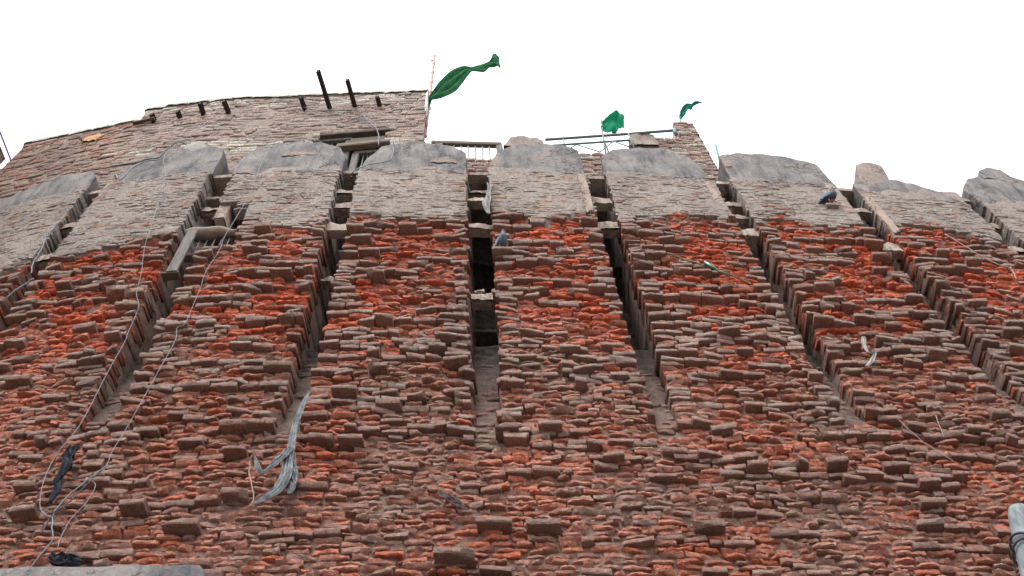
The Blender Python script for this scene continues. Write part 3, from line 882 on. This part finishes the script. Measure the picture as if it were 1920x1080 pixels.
# ------------------------------------------------------------------ low roof parapet with the stepped pillar behind the merlons, at the right
par = thing('roof_parapet', (1.2, 5.8, Z_TOP), 'low brick parapet behind the merlons ending in a stepped brick pillar', 'parapet')
PX = [-1.05, 0.02, 0.03, 0.70, 0.71, 1.98, 1.99, 2.42, 2.43, 2.86, 2.87, 3.20]
PZ = [14.62, 14.62, 15.02, 15.02, 14.93, 14.93, 15.30, 15.30, 15.66, 15.66, 16.36, 16.36]
def p_top(x): return float(np.interp(x, PX, PZ))
def YP(x): return YW(x) + 0.34
for a, b_, zt in ((-1.05, .02, 14.60), (.02, .70, 15.0), (.70, 1.98, 14.9), (1.98, 2.42, 15.28), (2.42, 2.86, 15.63), (2.86, 3.17, 16.33)):
    mb = MB()
    xm = (a + b_) / 2
    sl = (float(YP(b_)) - float(YP(a))) / (b_ - a); k = 1 / math.hypot(1, sl)
    A = np.array([[k, sl * k, 0], [-sl * k, k, 0], [0, 0, 1]])
    mb.box((xm, float(YP(xm)) + .215, (13.4 + zt) / 2), ((b_ - a) * 0.985, 0.36, zt - 13.4), 0.01, A)
    mb.build('mortar_core', M_PINK, par)
PB = Bricks()
z = 13.46
while z < 16.33:
    HC = 0.088 * rng.uniform(0.92, 1.1)
    x = -1.05
    while x < 3.19:
        L = rng.uniform(0.17, 0.25)
        for e_ in PX[1::2]:
            if x < e_ - 0.02 < x + L or abs(x + L - e_) < .06:
                L = e_ - x + 0.005; break
        xc = x + L / 2
        if L > 0.05 and z + HC / 2 < p_top(xc) + 0.03:
            u = rng.uniform()
            c = lin(164, 142, 130) if u < .6 else (lin(178, 138, 122) if u < .85 else lin(196, 186, 174))
            c = c * rng.uniform(.85, 1.1)
            PB.put(x=xc, z=z, L=L - .012, H=HC - .014, d=rng.uniform(-.012, .014), back=0.2 if xc < 3.0 else .4, bev=.007, pil=rng.uniform(.003, .014), amp=rng.uniform(.004, .01), ts=rng.normal(0, .006), tt=rng.normal(0, .005),
                   roll=rng.normal(0, .015), chip=rng.choice([0, .02, .04]), pat=.4, r=c[0], g=c[1], b=c[2], e=.04)
        x += L
    z += HC
lay(PB, YP, par, 300)
slab('rubble_cap', [(0.06, 14.98), (0.1, 15.1), (0.2, 15.33), (0.36, 15.42), (0.54, 15.44), (0.66, 15.25), (0.7, 15.0)], (14.95, 14.95), -.02, .36, M_BROKEN, par, YP, nx=24, nz=6, amp=.03, ragged=.05, rag_b=.2)
slab('rubble_cap', [(1.97, 15.2), (2.03, 15.55), (2.15, 15.68), (2.28, 15.72), (2.42, 15.6), (2.43, 15.25)], (15.18, 15.18), -.05, .36, M_BROKEN, par, YP, nx=24, nz=6, amp=.03, ragged=.05, rag_b=.2)

# ------------------------------------------------------------------ rails on the roof
rail = thing('barred_rail', (-0.5, 5.6, 14.6), 'short wooden rail with thin upright bars between house and merlon', 'railing')
def rp(x, d, z): return np.array([x, float(YW(x)) + d, z])
mb = MB(); mb.box(rp(-.49, .36, 15.10), (1.06, .07, .10), .008, np.array([[.992, .125, 0], [-.125, .992, 0], [0, 0, 1]])); mb.build('top_rail', M_WOODB, rail)
mb = MB(); mb.box(rp(-.90, .36, 14.83), (.12, .07, .44), .008); mb.build('post', M_WOODG, rail)
mb = MB(); mb.box(rp(.0, .36, 14.83), (.10, .07, .44), .008); mb.build('post', M_WOODG, rail)
for k in range(7):
    x = -.78 + k * .105
    mb = MB(); mb.tube([rp(x, .36, 14.58), rp(x, .36, 15.06)], .011, 6); mb.build('bar', M_STEEL, rail)

mr = thing('metal_railing', (1.7, 5.85, 14.9), 'thin painted metal railing with cross braces beside the stepped pillar', 'railing')
tops = np.array([(0.72, 5.813, 15.6), (2.041, 5.841, 15.6), (2.79, 5.85, 15.6)])
mids = np.array([(0.72, 5.79, 15.3), (2.0, 5.82, 15.3)])
mb = MB(); mb.tube(tops, .024, 8); mb.build('top_rail', M_STEEL, mr, True)
mb = MB(); mb.tube(mids, .018, 8); mb.build('lower_rail', M_STEEL, mr, True)
for x in (1.0, 1.62, 2.02):
    mb = MB(); mb.tube([(x, 5.81, 14.9), (x, 5.82, 15.6)], .012, 6); mb.build('post', M_STEEL, mr, True)
mb = MB(); mb.tube([(2.74, 5.84, 15.62), (2.74, 5.84, 15.4)], .03, 6); mb.build('end_bracket', M_STEEL, mr, True)
for a, b_ in (((.85, 14.93), (1.18, 15.29)), ((1.18, 15.29), (1.5, 14.93)), ((1.5, 14.93), (1.75, 15.29)), ((1.75, 15.29), (1.97, 15.0))):
    mb = MB(); mb.tube([(a[0], 5.81, a[1]), (b_[0], 5.81, b_[1])], .010, 6); mb.build('brace', M_STEEL, mr, True)

# ------------------------------------------------------------------ cloth strips: flags, rags
def strip(name, pts, widths, mat, parent=None, nu=40, nv=9, fold=0.5, waves=1.6, twist=0.0, side=(0, 0, 1), seed=0.0, thick=0.004, edge=0.15):
    """a strip of cloth along a spine; widths are half widths along it"""
    p = spline(pts, 8)
    t = np.r_[0, np.cumsum(np.linalg.norm(np.diff(p, axis=0), axis=1))]; t /= t[-1]
    u = np.linspace(0, 1, nu)
    c = np.column_stack([np.interp(u, t, p[:, k]) for k in range(3)])
    w = np.interp(u, np.linspace(0, 1, len(widths)), widths)
    tg = np.gradient(c, axis=0); tg /= np.linalg.norm(tg, axis=1)[:, None]
    V = []
    out = np.array([0, -1.0, 0])
    for i in range(nu):
        a = np.cross(tg[i], out); a /= np.linalg.norm(a) + 1e-9
        n = np.cross(a, tg[i])
        th = twist * u[i]
        A, N = a * math.cos(th) + n * math.sin(th), n * math.cos(th) - a * math.sin(th)
        for k in range(nv):
            s_ = k / (nv - 1) * 2 - 1
            f = fold * w[i] * math.sin(waves * math.pi * s_ + 2.2 * u[i] * 3 + seed) + 0.25 * w[i] * float(vnoise(u[i] * 6 + seed, s_ * 2, 0, 13))
            V.append(c[i] + A * w[i] * (s_ + edge * float(vnoise(u[i] * 9 + seed, s_ * 1.5, 5, 14))) + N * f)
    F = [(i * nv + k, i * nv + k + 1, (i + 1) * nv + k + 1, (i + 1) * nv + k) for i in range(nu - 1) for k in range(nv - 1)]
    o = add(name, np.array(V), F, mat, parent, True)
    md = o.modifiers.new('thickness', 'SOLIDIFY'); md.thickness = thick
    return o

def knobbed(pts, r, n=9):
    """bamboo: a tube with swellings at the joints"""
    p = np.asarray(pts, float); P_, R_ = [], []
    for i in range(n):
        a = p[0] + (p[1] - p[0]) * i / n; b_ = p[0] + (p[1] - p[0]) * (i + 1) / n
        for f, k in ((0.0, 1.35), (0.06, 1.0), (0.94, 1.0)):
            P_.append(a + (b_ - a) * f); R_.append(r * k)
    P_.append(p[1]); R_.append(r * 1.2)
    return np.array(P_), np.array(R_)

def hems(name, up, lo, mat, parent, y, deep, waves, nu=70, nv=17):
    """wind-blown cloth between two hems given as (x, z), folding towards and away from the viewer"""
    U, Lw = spline(np.array(up), 6), spline(np.array(lo), 6)
    u = np.linspace(0, 1, nu)
    def rs(p): return np.column_stack([np.interp(u, np.linspace(0, 1, len(p)), p[:, k]) for k in range(2)])
    U, Lw = rs(U), rs(Lw)
    wd = np.linalg.norm(U - Lw, axis=1); wd = np.clip(wd / (wd.max() + 1e-6), .12, 1)
    V = []
    for i in range(nu):
        for k in range(nv):
            v = k / (nv - 1)
            p = Lw[i] * (1 - v) + U[i] * v
            f = deep * wd[i] * (math.sin(waves * math.pi * 2 * v + 5 * u[i]) * .55 + .8 * float(vnoise(v * 3.3 + 3, u[i] * 5, 1, 17))) + deep * 0.25 * math.sin(4.2 * u[i])
            e = 0.010 * float(vnoise(u[i] * 22, v * 3, 7, 18))
            V.append((p[0] + e, y + f, p[1] + e))
    F = [(i * nv + k, i * nv + k + 1, (i + 1) * nv + k + 1, (i + 1) * nv + k) for i in range(nu - 1) for k in range(nv - 1)]
    o = add(name, np.array(V), F, mat, parent, True)
    md = o.modifiers.new('thickness', 'SOLIDIFY'); md.thickness = .003
    return o

f1 = thing('flag', (-1.1, 5.58, 15.9), 'long dark green flag twisted by the wind on a bamboo pole at the house corner', 'flag', 'green flags on the roof')
y1 = 5.58
mb = MB(); mb.tube(*knobbed([(-1.13, y1, 15.6), (-1.077, y1, 19.65)], .026, 8), n=8); mb.build('bamboo_pole', M_BAMBOO, f1, True)
mb = MB(); mb.tube([(-1.085, y1, 19.3), (-1.13, y1 - .02, 19.33), (-1.15, y1, 19.42)], .014, 6); mb.build('twig_stub', M_BAMBOO, f1, True)
hems('flag_cloth', [(-1.097, 16.984), (-1.034, 17.276), (-0.934, 17.662), (-0.773, 18.07), (-0.625, 18.346), (-0.492, 18.508), (-0.378, 18.429), (-0.263, 18.501), (-0.126, 18.606), (-0.037, 18.708), (0.026, 18.901), (0.102, 18.817), (0.134, 18.636), (0.133, 18.336), (0.146, 18.161)],
     [(-1.076, 16.857), (-0.972, 16.914), (-0.816, 17.028), (-0.676, 17.248), (-0.55, 17.554), (-0.448, 17.898), (-0.371, 18.164), (-0.268, 18.174), (-0.155, 18.186), (-0.077, 18.282), (-0.02, 18.289), (0.037, 18.295), (0.065, 18.269), (0.101, 18.214), (0.133, 18.073)], M_GREEN1, f1, y1 - .13, .10, 3.2)
mb = MB(); mb.tube([(-1.12, y1 - .05, 16.95), (-1.09, y1 - .08, 17.0), (-1.12, y1 + .03, 17.06), (-1.08, y1 - .06, 17.1)], .03, 7); mb.build('knot', M_GREEN1, f1, True)

y2 = 5.27 + .129 * 1.8 + .5
f2 = thing('flag', (1.62, y2, 14.95), 'square bright green flag on a thin pole behind the metal railing', 'flag', 'green flags on the roof')
mb = MB(); mb.tube([(1.60, y2, 14.9), (1.69, y2, 16.2), (1.743, y2, 16.80)], .013, 6); mb.build('pole', M_STEEL, f2, True)
hems('flag_cloth', [(1.712, 16.547), (1.892, 16.837), (2.074, 17.112), (2.114, 16.94), (2.126, 16.719)], [(1.679, 16.283), (1.761, 16.177), (1.857, 16.119), (1.945, 16.129), (2.045, 16.164)], M_GREEN2, f2, y2, .07, 1.6)
y3 = 5.27 + .129 * 3.1 + .05 + .42
f3 = thing('flag', (3.0, y3, 16.36), 'small ragged teal green flag on top of the stepped pillar', 'flag', 'green flags on the roof')
mb = MB(); mb.tube([(3.0, y3, 16.3), (3.10, y3, 16.95)], .012, 6); mb.build('pole', M_GPAINT, f3, True)
hems('flag_cloth', [(3.054, 16.783), (3.164, 17.153), (3.289, 17.406), (3.422, 17.507), (3.503, 17.493), (3.577, 17.399)], [(3.091, 16.739), (3.203, 16.98), (3.287, 17.171), (3.371, 17.262), (3.471, 17.382), (3.556, 17.343)], M_GREEN3, f3, y3, .06, 1.8)
st = MB(); st.tube([(3.235, 5.68 + .36, 14.5), (3.341, 5.68 + .36, 15.32)], .016, 6)
tag(st.build('green_stick', M_GPAINT, None, True), 'short green painted stick upright beside the stepped pillar', 'stick')

# ------------------------------------------------------------------ barred opening in the broken slot
win = thing('barred_window', (-3.4, 4.98, 11.3), 'small barred opening under a rounded wooden beam in the broken slot', 'window')
mb = MB()
n = 14
bp = np.array([(-3.76 + .60 * i / (n - 1), float(YW(-3.76 + .60 * i / (n - 1))) + .07, 11.74 + .02 * math.sin(i * .9)) for i in range(n)])
mb.tube(bp, [.05 + .045 * math.sin(math.pi * min(1, (i + 2) / n)) for i in range(n)], 8)
mb.build('wooden_beam', M_WOODP, win, True)
for k in range(7):
    x = -3.66 + k * .085
    mb = MB(); mb.tube([(x, float(YW(x)) + .10, 11.25), (x, float(YW(x)) + .10, 11.72)], .008, 6); mb.build('bar', M_CABLE, win, True)
mb = MB(); mb.box((-3.40, 4.94 + .12, 11.27), (.56, .10, .06), .008); mb.build('sill', M_WOODG, win)

brd = MB()
a, b_ = np.array([-3.62, 4.90, 11.62]), np.array([-3.64, 4.92, 10.73])
ax = (b_ - a) / np.linalg.norm(b_ - a); sx = np.array([1.0, .0, 0]) - ax * ax[0]; sx /= np.linalg.norm(sx)
brd.box((a + b_) / 2, (.12, .03, .92), .006, np.array([sx, np.cross(ax, sx), ax]))
tag(brd.build('plank', M_WOODG), 'grey weathered plank leaning in the slot below the barred opening', 'plank')
shf = MB(); shf.box((-3.66, 4.94 + .03, 10.72), (.19, .10, .04), .006)
tag(shf.build('shelf_board', M_WOODB), 'short brown board wedged across the slot under the leaning plank', 'board')

# ------------------------------------------------------------------ wires and strings
def wire(name, pts, d, r, mat, label, cat='wire', group='wires hanging on the wall', yfun=None, k=6, sag=0.0):
    a = np.array(pts, float)
    y = (YW if yfun is None else yfun)(a[:, 0]) + np.asarray(d)
    p = spline(np.column_stack([a[:, 0], y, a[:, 1]]), k)
    p += np.column_stack([vnoise(np.arange(len(p)) * .7, 1, i, 15) * r * .8 for i in range(3)])
    mb = MB(); mb.tube(p, r, 6)
    return tag(mb.build(name, mat, None, True), label, cat, group)

wire('wire', [(-4.39, 16.304), (-4.363, 15.664), (-4.431, 14.928), (-4.565, 14.009), (-4.363, 13.25), (-4.186, 12.097), (-4.146, 11.838), (-4.076, 11.298), (-3.94, 10.675), (-3.861, 10.222), (-3.76, 9.949), (-3.723, 9.461), (-3.712, 9.322), (-3.719, 8.735), (-3.715, 8.087), (-3.78, 7.709), (-3.764, 7.376), (-3.687, 7.105), (-3.60, 7.0)],
     [.12, .08, 0] + [-.07] * 16, .0028, M_WIRE, 'long pale wire running from the house top down past the leaning plank')
wire('wire', [(-3.141, 13.815), (-3.143, 13.033), (-3.122, 12.552), (-3.156, 11.895), (-3.197, 11.402), (-3.189, 11.024), (-3.231, 10.615), (-3.209, 10.227), (-3.205, 9.865), (-3.203, 9.572), (-3.262, 9.502), (-3.224, 9.269), (-3.263, 8.623), (-3.295, 8.073), (-3.328, 7.715), (-3.328, 7.486), (-3.424, 7.372)],
     -.07, .0028, M_WIRE, 'long pale wire hanging in front of the barred opening and down the pier')
wire('wire', [(-3.417, 7.36), (-3.332, 7.299), (-3.327, 7.135), (-3.389, 6.933), (-3.4, 6.742), (-3.386, 6.639)], -.085, .0028, M_WIRE, 'short pale wire tail curling down from the wire knot near the bottom')
wire('wire', [(-3.30, 7.52), (-3.36, 7.42), (-3.413, 7.348), (-3.494, 7.19), (-3.543, 7.013), (-3.502, 6.857), (-3.453, 6.721), (-3.495, 6.548), (-3.521, 6.442)], -.085, .006, M_CABLE, 'tangled grey wire bundle dropping to the concrete ledge')
wire('wire', [(-3.545, 6.997), (-3.561, 6.889), (-3.554, 6.788)], -.085, .006, M_CABLED, 'thin dark wire end left of the tangled grey bundle')
wire('wire', [(-3.60, 7.02), (-3.545, 6.997), (-3.47, 7.08), (-3.40, 7.24), (-3.36, 7.36), (-3.33, 7.45)], -.10, .0045, M_CABLED, 'dark wire twisted round the grey wire bundle')
wire('cable', [(-3.587, 16.9), (-3.427, 16.80), (-3.151, 16.56), (-2.863, 16.33), (-2.606, 16.28), (-2.269, 16.26), (-2.133, 16.13), (-1.99, 15.75), (-1.85, 15.45), (-1.78, 15.12), (-1.76, 14.75)], -.05, .008, M_CABLE, 'grey cable draped across the house wall over the window', 'cable', yfun=YH)
wire('cable', [(-1.50, 14.5), (-1.47, 14.178), (-1.445, 13.894), (-1.44, 13.619), (-1.50, 13.441), (-1.744, 13.316), (-1.922, 13.146), (-1.99, 13.3), (-1.93, 13.6)], [.2, -.07, -.07, -.07, -.07, -.07, -.05, .1, .15], .007, M_CABLE, 'thick grey cable looping over a merlon into the slot', 'cable')
wire('cable', [(-5.829, 14.139), (-5.416, 14.059), (-4.984, 13.88), (-4.796, 13.921), (-4.631, 13.939), (-4.60, 14.176), (-4.523, 14.50), (-4.467, 14.62)], [.02, 0, -.06, -.07, -.07, -.07, -.05, .05], .008, M_CABLED, 'dark cable lying along the leftmost merlon tops', 'cable')
wire('cable', [(-5.115, 13.536), (-4.98, 13.333), (-4.921, 13.688), (-4.786, 13.854), (-4.6, 13.848)], -.07, .008, M_CABLE, 'short grey cable hooked round the foot of a left merlon', 'cable')
wire('cable', [(-5.42, 12.35), (-5.467, 12.125), (-5.469, 11.92), (-5.388, 11.626), (-5.349, 11.236), (-5.272, 10.995)], -.05, .008, M_CABLE, 'grey cable sagging across the far left slot', 'cable')
wire('cable', [(-5.18, 10.85), (-5.242, 10.756), (-5.323, 10.56), (-5.39, 10.442), (-5.529, 10.228)], -.06, .007, M_CABLE, 'short grey cable below the far left slot', 'cable')
wire('string', [(5.426, 11.931), (5.547, 11.644), (5.618, 11.441), (5.761, 11.217), (5.877, 11.121), (5.809, 10.875)], -.07, .006, M_STRING, 'pale string strung across the far right pier', 'string', 'strings on the wall')
wire('string', [(3.309, 8.131), (3.354, 7.971), (3.412, 7.824), (3.474, 7.729), (3.566, 7.59)], -.08, .0035, M_STRING, 'thin slanting string low on the right pier', 'string', 'strings on the wall')
wire('string', [(3.683, 8.21), (3.65, 8.043), (3.623, 7.897)], -.08, .0032, M_STRING, 'short upright string end right of the slanting string', 'string', 'strings on the wall')
wire('string', [(-2.198, 7.52), (-2.185, 7.45), (-2.173, 7.367), (-2.121, 7.215), (-2.088, 7.08), (-2.11, 7.0)], -.07, .004, M_STRING, 'short pale string hanging left of the long grey rag', 'string', 'strings on the wall')

# ------------------------------------------------------------------ rags and litter caught on the bricks
rag = thing('rag', (-1.88, 4.95, 7.0), 'long torn grey rag hanging from a brick beside the slot', 'rag')
strip('cloth_strip', [(*a[:1], float(YW(a[0])) - .10, a[1]) for a in [(-1.82, 8.42), (-1.846, 8.36), (-1.875, 8.159), (-1.889, 7.98), (-1.894, 7.774), (-1.885, 7.628), (-1.883, 7.449), (-1.872, 7.295), (-1.918, 7.148), (-2.07, 7.0)]], [.006, .016, .024, .028, .032, .03, .04, .055, .045, .010], M_RAG, rag, nu=60, nv=17, fold=.28, waves=3.2, edge=.3)
strip('cloth_strip', [(a[0], float(YW(a[0])) - .12, a[1]) for a in [(-1.87, 7.62), (-1.936, 7.50), (-1.998, 7.385), (-2.05, 7.335), (-2.10, 7.39), (-2.15, 7.52)]], [.03, .04, .03, .022, .02, .008], M_RAG, rag, nu=30, nv=15, fold=.28, waves=3.0, seed=2, edge=.3)
strip('cloth_strip', [(a[0], float(YW(a[0])) - .085, a[1]) for a in [(-1.883, 7.62), (-1.84, 7.402), (-1.815, 7.25), (-1.82, 7.12)]], [.02, .03, .035, .02], M_RAG, rag, nu=24, nv=15, fold=.28, waves=3.0, seed=4, edge=.35)
o = strip('rag', [(a[0], float(YW(a[0])) - .085, a[1]) for a in [(3.475, 9.45), (3.43, 9.29), (3.424, 9.17), (3.486, 9.16), (3.408, 9.04), (3.318, 8.93)]], [.012, .024, .018, .018, .024, .014], M_RAGW, None, nu=34, nv=9, fold=.5, waves=1.6, seed=1)
tag(o, 'small off-white rag caught on a brick of the right pier', 'rag')
o = strip('plastic_bag', [(a[0], float(YW(a[0])) - .03, a[1]) for a in [(-0.165, 12.9), (-0.172, 12.75), (-0.205, 12.45), (-0.225, 12.22), (-0.205, 12.02)]], [.04, .025, .05, .045, .02], M_RAGW, None, nu=34, nv=9, fold=.6, waves=1.9, seed=3)
tag(o, 'crumpled white plastic hanging inside the middle slot', 'litter')
bc = thing('black_cloth', (-3.64, 4.87, 7.2), 'frayed black cloth scrap hanging low at the left', 'rag')
strip('cloth_strip', [(a[0], float(YW(a[0])) - .09, a[1]) for a in [(-3.645, 7.774), (-3.651, 7.619), (-3.642, 7.474), (-3.663, 7.324)]], [.03, .045, .04, .01], M_BLACK, bc, nu=30, nv=9, fold=.7, waves=2.4, edge=.5)
strip('cloth_strip', [(a[0], float(YW(a[0])) - .08, a[1]) for a in [(-3.644, 7.516), (-3.631, 7.362), (-3.621, 7.242), (-3.63, 7.13)]], [.015, .02, .03, .02], M_BLACK, bc, nu=24, nv=7, fold=.7, waves=2.0, edge=.5)
o = strip('striped_rag', [(a[0], float(YW(a[0])) - .06, a[1]) for a in [(-0.70, 7.165), (-0.638, 7.096), (-0.569, 7.027), (-0.48, 6.97)]], [.015, .03, .03, .01], M_DRAG, None, nu=26, nv=9, fold=.6, waves=2.2, seed=5)
tag(o, 'small dark crumpled rag lying low on the bricks at the middle', 'rag')
o = strip('black_cloth', [(a[0], float(YW(a[0])) - .08, a[1]) for a in [(-3.42, 6.60), (-3.34, 6.53), (-3.25, 6.52), (-3.16, 6.50)]], [.02, .05, .045, .02], M_BLACK, None, nu=26, nv=9, fold=.6, waves=2.2, seed=5, edge=.5)
tag(o, 'black cloth scrap lying just above the pale concrete ledge', 'rag')
wire('twig', [(1.795, 11.109), (2.005, 10.938), (2.175, 10.828), (2.318, 10.719), (2.517, 10.558), (2.607, 10.45)], -.06, .009, M_GPAINT if False else make_plain('green_twig', lin(88, 92, 70), lin(120, 116, 90), 9, .9, .2), 'dry greenish twig lying across the bricks beside the green bottle', 'twig', 'litter on the wall')
mb = MB()
a, b_ = np.array([2.17, float(YW(2.17)) - .09, 10.86]), np.array([2.31, float(YW(2.3)) - .07, 10.68])
prof = [(0, .004), (.02, .022), (.55, .024), (.68, .021), (.78, .010), (.97, .009), (1, .011)]
mb.tube(np.array([a + (b_ - a) * t_ for t_, _ in prof]), [r_ for _, r_ in prof], 12)
tag(mb.build('bottle', M_GLASS, None, True), 'small green glass bottle wedged in the red bricks', 'bottle')

# ------------------------------------------------------------------ pigeons
M_PG = make_plain('pigeon_grey', lin(58, 64, 74), lin(86, 94, 106), 22, .7, .2)
M_PD = make_plain('pigeon_dark', lin(34, 38, 48), lin(56, 62, 76), 22, .6, .2)
M_PW = make_plain('pigeon_wing', lin(104, 114, 128), lin(140, 150, 162), 18, .7, .2)
M_PDW = make_plain('pigeon_dark_wing', lin(66, 76, 90), lin(96, 108, 122), 18, .7, .2)
M_LEG = make_plain('pigeon_leg', lin(150, 80, 76), lin(170, 98, 90), 18, .7, 0)
M_BK = make_plain('pigeon_beak', lin(40, 38, 42), lin(70, 66, 66), 18, .6, 0)
M_EYE = make_plain('pigeon_eye', lin(150, 60, 20), lin(170, 70, 30), 18, .3, 0)
def pigeon(base, yaw, label, sc, mb_, mw, group='pigeons on the wall'):
    root = thing('pigeon', base, label, 'pigeon', group)
    c_, s_ = math.cos(yaw), math.sin(yaw)
    def T(p):
        p = np.asarray(p, float) * sc
        return np.column_stack([p[:, 0] * c_ - p[:, 1] * s_, p[:, 0] * s_ + p[:, 1] * c_, p[:, 2]]) + np.array(base)
    def loft(rings, n=14):
        V, F = [], []
        rr = np.array(rings, float)
        k = 4
        tt = np.arange(len(rr)); ti = np.linspace(0, len(rr) - 1, (len(rr) - 1) * k + 1)
        sp = spline(rr, k)
        tg = np.gradient(sp[:, [0, 2]], axis=0); tg /= np.linalg.norm(tg, axis=1)[:, None] + 1e-9
        for i, (x, _, z, w, h) in enumerate(sp):
            nx_, nz_ = -tg[i, 1], tg[i, 0]
            for q in range(n):
                th = 2 * math.pi * q / n
                V.append((x + nx_ * h * math.cos(th), w * math.sin(th), z + nz_ * h * math.cos(th)))
        m = len(sp)
        for i in range(m - 1):
            for q in range(n): F.append((i * n + q, i * n + (q + 1) % n, (i + 1) * n + (q + 1) % n, (i + 1) * n + q))
        F.append(tuple(range(n - 1, -1, -1))); F.append(tuple((m - 1) * n + q for q in range(n)))
        return np.array(V), F
    # spine from tail to crown: x forward, z up, half width, half height
    V, F = loft([(-.195, 0, .040, .020, .004), (-.13, 0, .062, .032, .012), (-.085, 0, .082, .045, .034), (-.03, 0, .100, .058, .052), (.03, 0, .118, .060, .060), (.068, 0, .150, .048, .050),
                 (.082, 0, .188, .031, .032), (.086, 0, .216, .025, .027), (.092, 0, .238, .025, .026), (.098, 0, .256, .018, .019), (.100, 0, .268, .006, .007)])
    add('body', T(V), F, mb_, root, True)
    for sg in (-1, 1):
        V, F = loft([(.055, 0, .135, .006, .022), (.02, 0, .124, .010, .040), (-.04, 0, .106, .010, .038), (-.10, 0, .080, .008, .024), (-.17, 0, .050, .004, .007)], 10)
        V[:, 1] += sg * np.interp(V[:, 0], [-.17, -.1, -.03, .055], [.022, .046, .060, .050])
        w_ = add('wing', T(V), F, mw, root, True)
        V, F = loft([(-.03, 0, .086, .004, .010), (-.07, 0, .078, .004, .030), (-.085, 0, .072, .003, .012)], 8)
        V[:, 1] += sg * .066
        add('wing_bar', T(V), F, M_BK, w_, True)
    m_ = MB(); m_.tube(T([(.112, 0, .240), (.130, 0, .236), (.145, 0, .230)]), np.array([.007, .0055, .001]) * sc, 8); m_.build('beak', M_BK, root, True)
    for sg in (-1, 1):
        m_ = MB(); m_.tube(T([(.108, sg * .019, .247), (.109, sg * .0225, .247), (.1095, sg * .025, .247)]), np.array([.001, .005, .001]) * sc, 8); m_.build('eye', M_EYE, root, True)
        m_ = MB(); m_.tube(T([(.0, sg * .022, .062), (-.012, sg * .024, .03), (.0, sg * .024, .004)]), np.array([.009, .005, .004]) * sc, 6)
        for tx, ty in ((.032, .0), (.026, .016), (.026, -.016), (-.02, 0)):
            m_.tube(T([(.0, sg * .024, .005), (tx, sg * .024 + ty, .003)]), np.array([.004, .002]) * sc, 5)
        m_.build('leg', M_LEG, root, True)
    return root
pigeon((-0.075, float(YW(-.075)) - .055, 11.113), math.radians(-68), 'pale blue grey pigeon sitting on a red brick beside the middle slot', 0.98, M_PG, M_PW)
pigeon((4.24, float(YW(4.24)) - .055, 12.673), math.radians(-28), 'dark slate pigeon standing in profile on the grey upper wall', 1.12, M_PD, M_PDW)

# ------------------------------------------------------------------ concrete ledge at the foot of the view, wooden pole, neighbouring eave
lm = MB()
n = 12
lx = np.linspace(-5.2, -2.26, n)
slab_v = [(x, float(YW(x)) - .13, 6.28) for x in lx]
o = slab('concrete_ledge', [(-5.2, 6.28), (-5.2, 6.43), (-3.7, 6.425), (-2.27, 6.36), (-2.25, 6.23)], (6.22, 6.18), -.16, .2, M_MERLON, None, nx=40, nz=3, amp=.01, ragged=.01)
tag(o, 'pale concrete ledge projecting from the wall at the lower left corner', 'ledge')

pl = thing('wooden_pole', (0.6, 3.2, 0), 'grey weathered wooden pole with a wire loop at the lower right corner', 'pole')
ptop, pbot = np.array([2.145, 3.2, 4.635]), np.array([0.60, 3.2, 0.0])
dirp = (ptop - pbot) / np.linalg.norm(ptop - pbot)
mb = MB()
tt = np.r_[np.linspace(0, .97, 24), .988, .997, 1.0]
rad = np.interp(tt, [0, .97, .988, .997, 1], [.075, .052, .049, .042, .022])
mb.tube(np.array([pbot + (ptop - pbot) * t_ + np.array([.006 * math.sin(9 * t_), .0, 0]) for t_ in tt]), rad * (1 + .05 * vnoise(tt * 30, 0, 0, 16)), 14)
mb.build('shaft', M_POLE, pl, True)
for q, t_ in enumerate((.945, .952, .90)):
    c0 = pbot + (ptop - pbot) * t_
    a = np.cross(dirp, [0, 1, 0]); a /= np.linalg.norm(a); b2 = np.cross(dirp, a)
    ring = [c0 + (a * math.cos(th) + b2 * math.sin(th)) * .060 + dirp * .03 * math.sin(th + q) for th in np.linspace(0, 2 * math.pi, 20)]
    mb = MB(); mb.tube(ring, .006, 6); mb.build('wire_loop', M_CABLED, pl, True)

nb = thing('neighbour_eave', (-8.6, 4.6, 0), 'dark boarded corner of a neighbouring house with a purple edge at the far left', 'building')
mb = MB(); mb.box((-8.59, 4.33, 8.4), (.7, 3.0, 16.8), .02); mb.build('wall', M_DARKWOOD, nb)
for k in range(12):
    y = 2.95 + k * .25
    mb = MB(); mb.box((-8.55, y, 16.82), (.62, .235, .04), .005, jit=.004); mb.build('eave_board', M_DARKWOOD, nb)
mb = MB(); mb.tube([(-8.23, 2.8, 16.9), (-8.21, 4.5, 16.9), (-8.195, 5.88, 16.9)], .016, 8); mb.build('purple_edge', M_PURPLE, nb, True)
wire('cable', [(-8.2, 16.75), (-8.05, 16.2), (-7.98, 15.6), (-7.95, 14.9)], [.25, .05, 0, -.05], .018, M_CABLE, 'light grey cable falling between the neighbouring eave and the house', 'cable')
